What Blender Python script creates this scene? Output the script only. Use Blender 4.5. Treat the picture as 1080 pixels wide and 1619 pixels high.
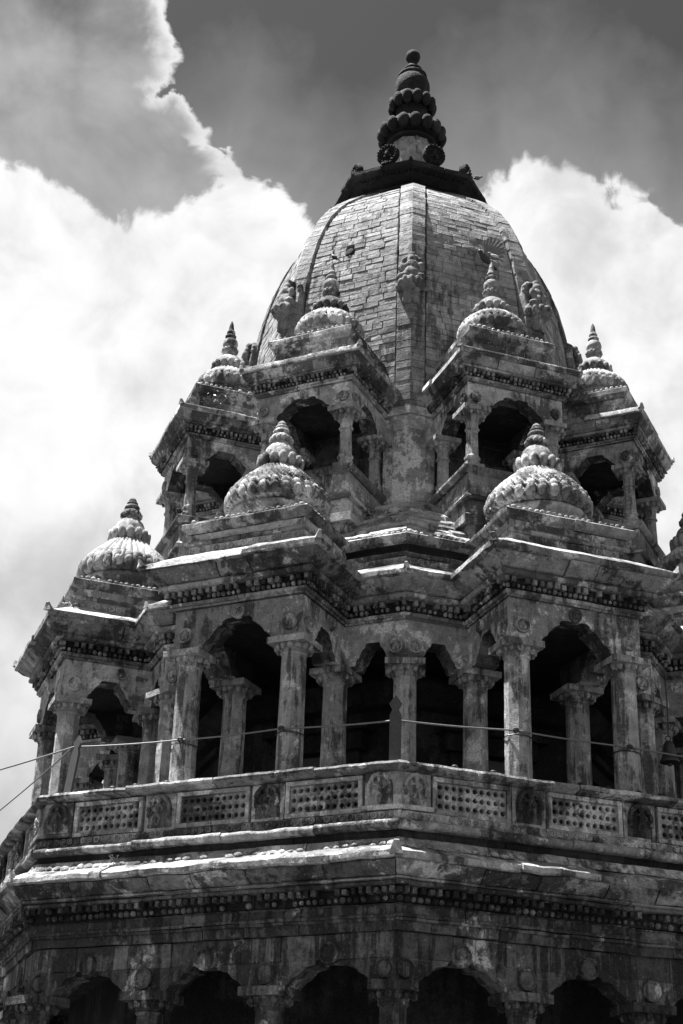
import bpy, bmesh, math, random
from math import sin, cos, tan, pi, radians, sqrt, atan2, hypot
from mathutils import Vector, Matrix, noise

for o in list(bpy.data.objects): bpy.data.objects.remove(o)
scene = bpy.context.scene
COL = scene.collection
RNG = random.Random(7)

# ------------------------------------------------------------------ camera
CAM_POS = Vector((0.0, -19.27, 1.65))
CAM_F = 2488.8            # focal length in photograph pixels (1080 wide)
yaw, pitch, roll = radians(-2.725), radians(25.486), radians(1.970)
fw = Vector((sin(yaw)*cos(pitch), cos(yaw)*cos(pitch), sin(pitch)))
rt = Vector((cos(yaw), -sin(yaw), 0)); up = rt.cross(fw)
rt2 = cos(roll)*rt + sin(roll)*up; up2 = -sin(roll)*rt + cos(roll)*up
cd = bpy.data.cameras.new('camera'); co = bpy.data.objects.new('camera', cd); COL.objects.link(co)
cd.sensor_fit = 'HORIZONTAL'; cd.sensor_width = 36.0; cd.lens = CAM_F/1080*36.0
cd.clip_start = 0.1; cd.clip_end = 5000
M = Matrix((rt2, up2, -fw)).transposed().to_4x4(); M.translation = CAM_POS
co.matrix_world = M
scene.camera = co

# ------------------------------------------------------------------ sun, sky, exposure
SUN_TH, SUN_EL = -104.0, 71.0          # bearing measured from the camera side, to the left
sdir = Vector((sin(radians(SUN_TH))*cos(radians(SUN_EL)), -cos(radians(SUN_TH))*cos(radians(SUN_EL)), sin(radians(SUN_EL))))
sl = bpy.data.lights.new('sun', 'SUN'); so = bpy.data.objects.new('sun', sl); COL.objects.link(so)
sl.energy = 5.0; sl.angle = radians(0.5); sl.color = (1, 1, 1)
so.location = sdir*60; so.rotation_euler = (-sdir).to_track_quat('-Z', 'Y').to_euler()

scene.view_settings.view_transform = 'Standard'; scene.view_settings.look = 'None'
scene.view_settings.exposure = 1.75; scene.view_settings.gamma = 1.0
scene.view_settings.use_curve_mapping = False
scene.render.resolution_x = 683; scene.render.resolution_y = 1024
scene.render.engine = 'CYCLES'
scene.cycles.max_bounces = 4; scene.cycles.diffuse_bounces = 2; scene.cycles.glossy_bounces = 2

class NT:
    """small helper to write node trees as expressions"""
    def __init__(s, tree): s.t = tree; s.n = tree.nodes; s.l = tree.links
    def new(s, typ, **kw):
        n = s.n.new(typ)
        for k, v in kw.items(): setattr(n, k, v)
        return n
    def put(s, sock, v):
        if v is None: return
        if hasattr(v, 'is_output') or isinstance(v, bpy.types.NodeSocket): s.l.new(v, sock)
        else: sock.default_value = v
    def m(s, op, a, b=None, c=None, clamp=False):
        n = s.n.new('ShaderNodeMath'); n.operation = op; n.use_clamp = clamp
        s.put(n.inputs[0], a); s.put(n.inputs[1], b); s.put(n.inputs[2], c); return n.outputs[0]
    def mapr(s, v, a, b, c=0.0, d=1.0, smooth=True):
        n = s.n.new('ShaderNodeMapRange'); n.interpolation_type = 'SMOOTHSTEP' if smooth else 'LINEAR'
        s.put(n.inputs['Value'], v); s.put(n.inputs['From Min'], a); s.put(n.inputs['From Max'], b)
        s.put(n.inputs['To Min'], c); s.put(n.inputs['To Max'], d); return n.outputs['Result']
    def mix(s, f, a, b):
        n = s.n.new('ShaderNodeMix'); n.data_type = 'FLOAT'
        s.put(n.inputs[0], f); s.put(n.inputs[2], a); s.put(n.inputs[3], b); return n.outputs[0]
    def noise(s, vec, scale, detail=4, rough=.55, dist=0.0):
        n = s.n.new('ShaderNodeTexNoise'); n.noise_dimensions = '3D'
        s.put(n.inputs['Vector'], vec); n.inputs['Scale'].default_value = scale
        n.inputs['Detail'].default_value = detail; n.inputs['Roughness'].default_value = rough
        n.inputs['Distortion'].default_value = dist; return n.outputs['Fac']
    def vmul(s, v, w):
        n = s.n.new('ShaderNodeVectorMath'); n.operation = 'MULTIPLY'; s.put(n.inputs[0], v); s.put(n.inputs[1], w); return n.outputs[0]
    def vadd(s, v, w):
        n = s.n.new('ShaderNodeVectorMath'); n.operation = 'ADD'; s.put(n.inputs[0], v); s.put(n.inputs[1], w); return n.outputs[0]
    def curve(s, v, pts):
        n = s.n.new('ShaderNodeFloatCurve'); c = n.mapping.curves[0]
        n.mapping.use_clip = False
        while len(c.points) < len(pts): c.points.new(.5, .5)
        for p, (x, y) in zip(c.points, sorted(pts)): p.location = (x, y); p.handle_type = 'VECTOR'
        n.mapping.update(); s.put(n.inputs['Value'], v); return n.outputs['Value']

world = bpy.data.worlds.new('World'); scene.world = world; world.use_nodes = True
def build_world():
    t = world.node_tree; t.nodes.clear(); N = NT(t)
    out = N.new('ShaderNodeOutputWorld'); bg = N.new('ShaderNodeBackground'); bg.inputs['Strength'].default_value = 0.05
    t.links.new(bg.outputs[0], out.inputs[0])
    sky = N.new('ShaderNodeTexSky'); sky.sky_type = 'NISHITA'; sky.sun_disc = False
    sky.sun_elevation = radians(SUN_EL); sky.sun_rotation = atan2(sdir.x, sdir.y)
    sky.air_density = 1.0; sky.dust_density = 1.6; sky.ozone_density = 1.0
    sep = N.new('ShaderNodeSeparateColor'); t.links.new(sky.outputs[0], sep.inputs[0])
    clear = N.m('MULTIPLY', sep.outputs[0], 0.36)            # black and white film behind a red filter
    tc = N.new('ShaderNodeTexCoord'); d = tc.outputs['Generated']
    sx = N.new('ShaderNodeSeparateXYZ'); t.links.new(d, sx.inputs[0])
    az = N.m('MULTIPLY', N.m('ARCTAN2', sx.outputs[0], sx.outputs[1]), 180/pi)
    el = N.m('MULTIPLY', N.m('ARCSINE', sx.outputs[2]), 180/pi)
    puff = N.m('SUBTRACT', N.noise(d, 34, 8, .55, .6), .5)          # cauliflower edge
    puff2 = N.m('SUBTRACT', N.noise(N.vadd(d, (3.1, 1.7, 5.3)), 34, 8, .55, .6), .5)
    big = N.m('SUBTRACT', N.noise(d, 5.5, 5, .55), .5)
    body = N.noise(N.vadd(d, (7.7, 2.2, 1.1)), 9, 7, .55, .4)
    def billow(off, sc):
        w = N.vadd(d, off); w = N.vadd(w, N.vmul(puffv, (.02, .02, .02)))
        vn = N.new('ShaderNodeTexVoronoi'); vn.feature = 'F1'; vn.inputs['Scale'].default_value = sc
        t.links.new(w, vn.inputs['Vector']); return vn.outputs['Distance']
    pn = N.new('ShaderNodeTexNoise'); pn.inputs['Scale'].default_value = 60; pn.inputs['Detail'].default_value = 5; t.links.new(d, pn.inputs['Vector']); puffv = pn.outputs['Color']
    bil = N.m('SUBTRACT', N.m('ADD', N.m('MULTIPLY', billow((.3, .1, .7), 30), .75), N.m('MULTIPLY', billow((1.3, 2.1, .2), 70), .25)), .42)
    elw = N.m('ADD', N.m('ADD', el, N.m('MULTIPLY', puff, 2.5)), N.m('MULTIPLY', bil, 1.1)); azw = N.m('ADD', N.m('ADD', az, N.m('MULTIPLY', puff2, 2.8)), N.m('MULTIPLY', bil, 1.2))
    # bank of cumulus round the horizon: its upper edge as a function of bearing
    edge = [(-40, 38), (-30, 36), (-24, 37.5), (-18.2, 36.8), (-15.5, 36.6), (-14.6, 36.1), (-12.6, 35.7), (-10.9, 35.6), (-9.4, 36.6),
            (-8.4, 37.4), (-7.7, 37.7), (-6.9, 37.1), (-6.0, 36.7), (-4.3, 35.9), (-2.5, 35.2), (0, 36.0), (1.4, 37.2), (2.4, 37.6), (3.8, 37.4), (4.3, 37.9), (5.5, 38.15),
            (8.2, 37.5), (9.2, 36.9), (10.2, 36.9), (10.8, 36.3), (11.5, 35.6), (14, 35.0), (20, 37), (28, 35), (40, 38)]
    an = N.m('DIVIDE', N.m('ADD', azw, 40.0), 80.0, clamp=True)
    top = N.m('ADD', N.m('MULTIPLY', N.curve(an, [((a+40)/80, (e-30)/12) for a, e in edge]), 12.0), 30.0)
    far = N.mapr(N.m('ABSOLUTE', az), 18, 45)
    top = N.m('ADD', top, N.m('MULTIPLY', N.m('SUBTRACT', N.m('MULTIPLY', big, 26.0), 10.0), far))
    dB = N.m('SUBTRACT', top, elw)
    mB = N.mapr(dB, -.14, .34)
    # higher grey cloud to the left, seen against the light: its right edge as a function of elevation
    edgeA = [(30, -5.5), (35.0, -5.0), (36.0, -6.0), (36.8, -7.2), (37.4, -7.4), (38.0, -7.9), (38.3, -8.9), (38.7, -8.7), (39.2, -9.4), (39.9, -10.9), (40.05, -11.4), (40.3, -10.9), (41.2, -10.6), (41.8, -11.3), (43, -12.1), (46, -13.5), (50, -16)]
    en = N.m('DIVIDE', N.m('SUBTRACT', elw, 30.0), 20.0, clamp=True)
    rgt = N.m('SUBTRACT', N.m('MULTIPLY', N.curve(en, [((e-30)/20, (a+20)/16) for e, a in edgeA]), 16.0), 20.0)
    dA = N.m('SUBTRACT', rgt, azw)
    lim = N.m('MULTIPLY', N.mapr(N.m('ADD', az, N.m('MULTIPLY', big, 60.0)), -58, -42), N.mapr(N.m('ADD', el, N.m('MULTIPLY', big, 20.0)), 62, 50))
    mA = N.m('MULTIPLY', N.mapr(dA, -.14, .36), lim)
    # the same kind of cloud elsewhere in the sky
    mC = N.m('MULTIPLY', N.mapr(N.noise(N.vadd(d, (1.3, 9.1, 4.4)), 2.6, 8, .56, .3), .55, .67), N.mapr(N.m('MAXIMUM', N.m('ABSOLUTE', az), N.m('MULTIPLY', el, .5)), 27, 42))
    # cloud brightness (times the background strength)
    a_in = N.mapr(N.m('ADD', dA, N.m('MULTIPLY', N.m('SUBTRACT', body, .5), 3.5)), .0, 2.0)
    vA = N.mix(a_in, 5.6, N.m('SUBTRACT', N.mapr(body, .28, .72, .9, 3.0), N.m('MULTIPLY', bil, .8)))
    b_in = N.mapr(dB, 0.0, 1.6)
    shade = N.mapr(N.m('ADD', el, N.m('MULTIPLY', N.m('SUBTRACT', body, .5), 16.0)), 16, 29)     # flat grey bases low in the bank
    fluff = N.noise(N.vadd(d, (5.7, 3.2, 8.1)), 22, 6, .55, .5)
    vB = N.mix(shade, N.mapr(body, .3, .7, 3.4, 4.7), N.mapr(N.m('ADD', N.m('MULTIPLY', body, .65), N.m('MULTIPLY', fluff, .35)), .34, .60, 4.1, 6.1))
    vB = N.m('SUBTRACT', vB, N.m('MULTIPLY', bil, .9))
    vC = N.mapr(body, .3, .7, 2.6, 6.0)
    wisp = N.m('MULTIPLY', N.mapr(N.noise(N.vadd(d, (2.2, .4, .9)), 14, 6, .6, .8), .50, .75), N.mapr(dB, -2.6, .3))
    v = N.mix(mC, clear, vC)
    v = N.mix(mA, v, vA)
    v = N.mix(N.m('MULTIPLY', N.mapr(dB, -6.0, -.2, smooth=False), .40), v, 3.4)      # thin bright veil round the bank
    v = N.mix(N.m('MULTIPLY', wisp, .12), v, 4.0)
    v = N.mix(mB, v, vB)
    cmb = N.new('ShaderNodeCombineColor')
    for i in range(3): t.links.new(v, cmb.inputs[i])
    t.links.new(cmb.outputs[0], bg.inputs['Color'])
build_world()

# ------------------------------------------------------------------ materials
MATS = {}
def stone(name, lo=.10, hi=.36, soot=.45, lime=.62, lime_val=.62, soot_val=.035, tint=.5, bump=.9, grain=1.0, streak=.5, spk=.5):
    mt = bpy.data.materials.new(name); mt.use_nodes = True; t = mt.node_tree; t.nodes.clear(); N = NT(t)
    out = N.new('ShaderNodeOutputMaterial'); b = N.new('ShaderNodeBsdfPrincipled'); t.links.new(b.outputs[0], out.inputs[0])
    geo = N.new('ShaderNodeNewGeometry'); p = geo.outputs['Position']
    oi = N.new('ShaderNodeObjectInfo')
    rnd = N.m('FRACT', N.m('ADD', geo.outputs['Random Per Island'], N.m('MULTIPLY', oi.outputs['Random'], 3.7)))
    pj = N.vadd(p, None) if False else p
    n_mid = N.noise(pj, 6.5*grain, 5, .70, .25)
    n_fine = N.noise(pj, 42*grain, 3, .75)
    n_str = N.noise(N.vmul(pj, (11, 11, 1.0)), 1.0, 4, .65, .3)
    n_pat = N.noise(N.vadd(pj, (4.1, 7.3, 2.9)), 1.5*grain, 6, .68, .12)
    n_lim = N.noise(N.vadd(pj, (11.1, 3.3, 8.9)), 2.6*grain, 7, .72, .15)
    base = N.mapr(N.m('ADD', N.m('MULTIPLY', n_mid, .65), N.m('MULTIPLY', n_fine, .35)), .39, .61, lo, hi, smooth=False)
    base = N.m('MULTIPLY', base, N.mapr(rnd, 0, 1, 1-tint*.6, 1+tint*.4, smooth=False))
    # lime bloom and lichen, then soot over and between
    lm = N.mapr(N.m('ADD', N.m('MULTIPLY', n_lim, 1-.35*streak*.6), N.m('MULTIPLY', n_str, .35*streak*.6)), lime-.02, lime+.035)
    base = N.mix(N.m('MULTIPLY', lm, .9), base, N.m('MULTIPLY', N.mapr(n_fine, .3, .7, .6, 1.15), lime_val))
    sm = N.m('ADD', N.m('MULTIPLY', n_pat, 1-.5*streak), N.m('MULTIPLY', n_str, .5*streak))
    k = .5 + (.5-soot)*.30
    sootm = N.mapr(N.m('ADD', sm, N.m('MULTIPLY', N.m('SUBTRACT', n_mid, .5), .22)), k-.035, k+.05)
    base = N.mix(N.m('MULTIPLY', sootm, .85), base, N.m('MULTIPLY', N.mapr(n_fine, .3, .7, .5, 1.9), soot_val))
    speck = N.mapr(N.noise(N.vadd(pj, (1.9, 5.3, 2.2)), 30*grain, 3, .8), .63, .70)
    base = N.mix(N.m('MULTIPLY', speck, spk), base, lime_val)
    cmb = N.new('ShaderNodeCombineColor')
    for i in range(3): t.links.new(base, cmb.inputs[i])
    t.links.new(cmb.outputs[0], b.inputs['Base Color'])
    b.inputs['Roughness'].default_value = .88; b.inputs['Specular IOR Level'].default_value = .25
    hgt = N.m('ADD', n_mid, N.m('MULTIPLY', n_fine, .45))
    bp = N.new('ShaderNodeBump'); bp.inputs['Strength'].default_value = bump; bp.inputs['Distance'].default_value = .035
    t.links.new(hgt, bp.inputs['Height']); t.links.new(bp.outputs[0], b.inputs['Normal'])
    MATS[name] = mt; return mt
def plain(name, v, rough=.6, metal=0.0, var=.25, scale=30):
    mt = bpy.data.materials.new(name); mt.use_nodes = True; t = mt.node_tree; t.nodes.clear(); N = NT(t)
    out = N.new('ShaderNodeOutputMaterial'); b = N.new('ShaderNodeBsdfPrincipled'); t.links.new(b.outputs[0], out.inputs[0])
    geo = N.new('ShaderNodeNewGeometry'); n = N.noise(geo.outputs['Position'], scale, 4, .6)
    c = N.mapr(n, .3, .7, v*(1-var), v*(1+var), smooth=False); cmb = N.new('ShaderNodeCombineColor')
    for i in range(3): t.links.new(c, cmb.inputs[i])
    t.links.new(cmb.outputs[0], b.inputs['Base Color']); b.inputs['Roughness'].default_value = rough; b.inputs['Metallic'].default_value = metal
    MATS[name] = mt; return mt
S_WALL = stone('weathered_stone', .20, .46, soot=.43, lime=.53, lime_val=.74, soot_val=.022, streak=.8, tint=.7)
S_CORN = stone('cornice_stone', .13, .34, soot=.46, lime=.55, lime_val=.64, soot_val=.014, streak=.6, tint=1.0)
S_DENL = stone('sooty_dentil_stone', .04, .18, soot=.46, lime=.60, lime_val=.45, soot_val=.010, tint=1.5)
S_DENT = stone('dentil_stone', .08, .30, soot=.40, lime=.60, lime_val=.55, soot_val=.016, tint=1.5)
S_LOW = stone('soot_and_shade_stone', .05, .18, soot=.53, lime=.565, lime_val=.60, soot_val=.010, streak=.95, spk=.2, tint=.9)  # soot of the lower storey; doubles as painted shade on arch reveals
S_DARK = stone('shade_black_stone', .012, .045, soot=.55, lime=.68, lime_val=.15, soot_val=.006, spk=0)  # near-black colour carries the shade of interiors and recessed courses
S_INN = stone('shade_toned_inner_stone', .03, .10, soot=.5, lime=.62, lime_val=.30, soot_val=.010, spk=0)  # wall colour darkened to stand for shade inside the pavilions
S_COL = stone('column_stone', .20, .42, soot=.43, lime=.55, lime_val=.64, streak=1.0, tint=.3, grain=1.3, soot_val=.03)
S_DOME = stone('dome_block_stone', .17, .37, soot=.36, lime=.59, lime_val=.50, tint=.5, soot_val=.05, streak=.8)
S_RIB = stone('stained_rib_stone', .11, .27, soot=.45, lime=.58, lime_val=.45, tint=.4, soot_val=.035, streak=1.0)
S_TOP = stone('dark_finial_stone', .012, .042, soot=.55, lime=.68, lime_val=.14, soot_val=.009, spk=.1)
S_CARV = stone('carved_stone', .19, .46, soot=.41, lime=.545, lime_val=.68, grain=1.4, soot_val=.02, tint=.8)
S_REL = stone('pale_relief_stone', .24, .46, soot=.36, lime=.54, lime_val=.66, grain=1.6, soot_val=.02)
S_MORT = stone('mortar', .12, .24, soot=.4, lime=.62)
M_IRON = plain('dark_iron', .05, .5, .6)
M_ROPE = plain('cable_sheath', .13, .6)
M_WOOD = plain('grey_wood', .055, .8)
M_LEAF = plain('leaf', .14, .6)
M_BIRDK = plain('black_feather', .02, .6); M_BIRDW = plain('white_feather', .42, .7); M_BIRDG = plain('grey_feather', .12, .7)
M_PAVE = plain('brick_paving', .045, .9, scale=3)

# ------------------------------------------------------------------ object helpers
WL = {}
def obj(name, verts, faces, mat, parent=None, kind=None, label=None, smooth=None, recenter=True, recalc=True, mi=None, extra=()):
    me = bpy.data.meshes.new(name)
    if recenter and verts:
        xs = [v[0] for v in verts]; ys = [v[1] for v in verts]; zs = [v[2] for v in verts]
        c = Vector(((min(xs)+max(xs))/2, (min(ys)+max(ys))/2, min(zs)))
    else: c = Vector((0, 0, 0))
    me.from_pydata([(v[0]-c.x, v[1]-c.y, v[2]-c.z) for v in verts], [], faces)
    if mi:
        for i_, k_ in mi.items(): me.polygons[i_].material_index = k_
    if recalc:
        bm = bmesh.new(); bm.from_mesh(me); bmesh.ops.recalc_face_normals(bm, faces=bm.faces); bm.to_mesh(me); bm.free()
    if smooth is not None:
        me.shade_smooth()
        if smooth < 180: me.set_sharp_from_angle(angle=radians(smooth))
    me.materials.append(mat)
    for x_ in extra: me.materials.append(x_)
    return place(name, me, c, 0, parent, kind, label)
def place(name, me, loc, rz=0.0, parent=None, kind=None, label=None, rot=None, scale=None):
    o = bpy.data.objects.new(name, me); COL.objects.link(o)
    loc = Vector(loc); WL[o] = loc
    if parent is not None: o.parent = parent; o.location = loc - WL[parent]
    else: o.location = loc
    if rot is not None: o.rotation_euler = rot
    elif rz: o.rotation_euler = (0, 0, rz)
    if scale is not None: o.scale = scale
    if kind: o['kind'] = kind
    if label: o['label'] = label
    return o
def thing(o, label, cat, group=None):
    o['label'] = label; o['category'] = cat
    if group: o['group'] = group
    return o

def fuse(o, vox, it=2):
    m = o.modifiers.new('fuse', 'REMESH'); m.mode = 'VOXEL'; m.voxel_size = vox; m.use_smooth_shade = True
    d = o.modifiers.new('soften', 'SMOOTH'); d.factor = .5; d.iterations = it
    return o
class MB:
    def __init__(s): s.v = []; s.f = []; s.mi = {}; s.extra = []
    def add(s, vs, fs):
        k = len(s.v); s.v.extend(vs); s.f.extend([tuple(i+k for i in f) for f in fs])
    def box(s, c, sx, sy, sz, rz=0.0, top=1.0):
        ca, sa = cos(rz), sin(rz); vs = []
        for k, (z, q) in enumerate(((-sz/2, 1.0), (sz/2, top))):
            for x, y in ((-1, -1), (1, -1), (1, 1), (-1, 1)):
                X = x*sx/2*q; Y = y*sy/2*q; vs.append((c[0]+X*ca-Y*sa, c[1]+X*sa+Y*ca, c[2]+z))
        s.add(vs, [(0, 3, 2, 1), (4, 5, 6, 7), (0, 1, 5, 4), (1, 2, 6, 5), (2, 3, 7, 6), (3, 0, 4, 7)])
    def lathe(s, prof, seg, c=(0, 0, 0), a0=0.0, mod=None, capb=True, capt=True):
        vs = []; fs = []
        for j, (r, z) in enumerate(prof):
            for i in range(seg):
                a = a0+2*pi*i/seg; q = r*(mod(a, z) if mod else 1.0)
                vs.append((c[0]+q*cos(a), c[1]+q*sin(a), c[2]+z))
        n = len(prof)
        for j in range(n-1):
            for i in range(seg):
                i2 = (i+1) % seg; fs.append((j*seg+i, j*seg+i2, (j+1)*seg+i2, (j+1)*seg+i))
        if capb: fs.append(tuple(range(seg-1, -1, -1)))
        if capt: fs.append(tuple((n-1)*seg+i for i in range(seg)))
        s.add(vs, fs)
    def ball(s, c, r, sc=(1, 1, 1), seg=8, rings=5, rot=None):
        vs = [Vector((0, 0, -1))]; fs = []
        for j in range(1, rings):
            t = pi*j/rings
            for i in range(seg):
                a = 2*pi*i/seg; vs.append(Vector((sin(t)*cos(a), sin(t)*sin(a), -cos(t))))
        vs.append(Vector((0, 0, 1))); L = len(vs)-1
        for i in range(seg):
            fs.append((0, 1+(i+1) % seg, 1+i)); fs.append((L, 1+(rings-2)*seg+i, 1+(rings-2)*seg+(i+1) % seg))
        for j in range(rings-2):
            for i in range(seg):
                a = 1+j*seg+i; b = 1+j*seg+(i+1) % seg; fs.append((a, b, b+seg, a+seg))
        R = rot if rot is not None else Matrix.Identity(3)
        s.add([tuple(Vector(c)+R @ Vector((v.x*sc[0]*r, v.y*sc[1]*r, v.z*sc[2]*r))) for v in vs], fs)
    def tube(s, pts, r, seg=6):
        pts = [Vector(p) for p in pts]; n = len(pts); vs = []; fs = []
        for j, p in enumerate(pts):
            d = (pts[min(j+1, n-1)]-pts[max(j-1, 0)]).normalized()
            x = d.cross(Vector((0, 0, 1)));
            if x.length < 1e-3: x = Vector((1, 0, 0))
            x.normalize(); y = d.cross(x); rr = r[j] if isinstance(r, (list, tuple)) else r
            for i in range(seg):
                a = 2*pi*i/seg; vs.append(tuple(p+x*rr*cos(a)+y*rr*sin(a)))
        for j in range(n-1):
            for i in range(seg):
                i2 = (i+1) % seg; fs.append((j*seg+i, j*seg+i2, (j+1)*seg+i2, (j+1)*seg+i))
        fs.append(tuple(range(seg-1, -1, -1))); fs.append(tuple((n-1)*seg+i for i in range(seg)))
        s.add(vs, fs)
    def prism(s, outer, inner):
        n = len(outer)
        s.add(list(outer)+list(inner), [tuple(range(n)), tuple(range(2*n-1, n-1, -1))]+[(i, n+i, n+(i+1) % n, (i+1) % n) for i in range(n)])
    def xf(s, fn): s.v = [fn(Vector(v)) for v in s.v]; return s
    def weather(s, amp=.006, freq=5.0, seed=0.0):
        o = Vector((seed*13.7, seed*7.1, seed*3.3)); nv = noise.noise_vector
        for i, v in enumerate(s.v):
            q = Vector(v); d = nv(q*freq+o)*amp+nv(q*freq*3.7+o)*(amp*.45)
            s.v[i] = (q.x+d.x, q.y+d.y, q.z+d.z)
        return s
    def obj(s, name, mat, parent=None, **kw): return obj(name, s.v, s.f, mat, parent, mi=s.mi, extra=s.extra, **kw)
    def mesh(s, name, mat, smooth=None):
        me = bpy.data.meshes.new(name); me.from_pydata([tuple(v) for v in s.v], [], s.f)
        bm = bmesh.new(); bm.from_mesh(me); bmesh.ops.recalc_face_normals(bm, faces=bm.faces); bm.to_mesh(me); bm.free()
        if smooth is not None:
            me.shade_smooth()
            if smooth < 180: me.set_sharp_from_angle(angle=radians(smooth))
        me.materials.append(mat); return me

PHI = -0.28
T8 = tan(pi/8); C8 = cos(pi/8); S8 = sin(pi/8)
SHIFT = Vector((0, 0))
def nl(th):
    t = radians(th+PHI); return Vector((sin(t), -cos(t))), Vector((cos(t), sin(t)))
def pol(th, a, lat=0.0, z=None):
    n, l = nl(th); q = n*a+l*lat+SHIFT
    return Vector((q.x, q.y)) if z is None else Vector((q.x, q.y, z))
def rzof(th): return radians(th+PHI)       # rotation that turns local -y towards bearing th

class Plan:
    def __init__(s, pts):
        s.p = [Vector(q) for q in pts]; n = len(pts); s.n = n; s.d = []; s.nn = []; s.L = []
        for i in range(n):
            e = s.p[(i+1) % n]-s.p[i]; s.L.append(e.length); e = e.normalized(); s.d.append(e); s.nn.append(Vector((e.y, -e.x)))
        s.m = []
        for i in range(n):
            a = s.nn[i-1]; b = s.nn[i]; s.m.append((a+b)/(1+a.dot(b)))
    def ends(s, e, off):
        j = (e+1) % s.n
        return s.p[e]+s.m[e]*off, s.p[j]+s.m[j]*off
def octagon(R): return Plan([pol(th, R) for th in [-180+45*k for k in range(8)]])   # edge k faces -157.5+45k
FACES = [-157.5+45*k for k in range(8)]

def cuts(L, bl, rng):
    n = max(1, round(L/bl)); c = [0.0]+[(i+rng.uniform(-.22, .22))/n for i in range(1, n)]+[1.0]; return c
def block_verts(plan, e, prof, f0, f1, step, gap, jo, jz, rng, wav=.004):
    P0 = []; P1 = []
    for o, z in prof:
        a, b = plan.ends(e, o); P0.append(Vector((a.x, a.y, z))); P1.append(Vector((b.x, b.y, z)))
    base = plan.L[e]; Lb = base*(f1-f0); n = max(1, int(round(Lb/step)))
    # interior cuts are square to the edge; only true corners are mitred
    A, B = plan.p[e], plan.p[(e+1) % plan.n]; nn = plan.nn[e]
    def sec(f, k):
        o, z = prof[k]
        if f <= 0: return P0[k]
        if f >= 1: return P1[k]
        q = A.lerp(B, f)+nn*o; return Vector((q.x, q.y, z))
    g = gap/max(base, .01)
    ff0 = f0 if f0 <= 0 else f0+g/2; ff1 = f1 if f1 >= 1 else f1-g/2
    so = rng.uniform(-jo, jo); sz = rng.uniform(-jz, jz); tl = rng.uniform(-jz, jz)
    m = len(prof); vs = []; fs = []
    for i in range(n+1):
        s = i/n
        for k in range(m):
            q = sec(ff0, k).lerp(sec(ff1, k), s); q = Vector((q.x+nn.x*so, q.y+nn.y*so, q.z+sz+tl*(s-.5)))
            vs.append(tuple(q))
    for i in range(n):
        for k in range(m):
            k2 = (k+1) % m; fs.append((i*m+k, i*m+k2, (i+1)*m+k2, (i+1)*m+k))
    fs.append(tuple(range(m))); fs.append(tuple(n*m+k for k in range(m-1, -1, -1)))
    return vs, fs
def blocks(plan, edges, prof, bl, name, mat, parent, single=False, step=.10, gap=.007, jo=.006, jz=.004, w=.006, fr=5.0, kind=None, smooth=35, rng=RNG, broken=0.0):
    """course of stones along plan edges; single -> every stone is an object, else one joined part"""
    J = MB()
    for e in edges:
        c = cuts(plan.L[e], bl, rng)
        for f0, f1 in zip(c[:-1], c[1:]):
            pr = prof
            if broken and rng.random() < broken: pr = [(o-(.03 if o > .05 else 0)*rng.random(), z) for o, z in prof]
            vs, fs = block_verts(plan, e, pr, f0, f1, step, gap, jo, jz, rng)
            B = MB(); B.add(vs, fs); B.weather(w, fr, rng.random()*.0)
            if single: B.obj(name, mat, parent, smooth=smooth)
            else: J.add(B.v, B.f)
    if not single and J.v: return J.obj(name, mat, parent, kind=kind, smooth=smooth)
def along(plan, e, off, pitch, margin=0.0):
    a, b = plan.ends(e, off); L = (b-a).length-2*margin
    n = max(1, int(L/pitch)); d = (b-a).normalized()
    for i in range(n):
        q = a+d*(margin+(i+.5)*L/n); yield q, d, plan.nn[e], i, n
def dentils(plan, edges, off, z, w, h, dep, pitch, mat, parent, single=(), rng=RNG):
    J = MB()
    me = None
    for e in edges:
        for q, d, n, i, N in along(plan, e, off, pitch):
            if rng.random() < .07+.18*(noise.noise(Vector((q.x, q.y, z))*1.7) > .28): continue
            rz = atan2(d.y, d.x)+rng.uniform(-.06, .06); c = q-n*dep/2+n*rng.uniform(-.016, .005)+d*rng.uniform(-.005, .005)
            sx = w*rng.uniform(.74, 1.10); sz = h*rng.uniform(.78, 1.05)
            if e in single:
                if me is None:
                    B = MB(); B.box((0, 0, .5), 1, 1, 1); B.weather(.05, 2.0); me = B.mesh('dentil', mat)
                place('dentil', me, (c.x, c.y, z), rz, parent, scale=(sx, dep, sz))
            else: J.box((c.x, c.y, z+sz/2), sx, dep, sz, rz)
    if J.v: J.weather(.004, 9).obj('dentil_row', mat, parent, kind='stuff')
def beads(plan, edges, off, z, r, pitch, mat, parent, sc=(1, 1, 1), name='bead_row', rng=RNG):
    J = MB()
    for e in edges:
        for q, d, n, i, N in along(plan, e, off, pitch):
            if rng.random() < .05+.25*(noise.noise(Vector((q.x, q.y, z))*1.9) > .3): continue
            J.ball((q.x+rng.uniform(-.004, .004), q.y, z+rng.uniform(-.004, .004)), r*rng.uniform(.70, 1.08), sc, 7, 4)
    if J.v: J.obj(name, mat, parent, kind='stuff', smooth=180)
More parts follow.
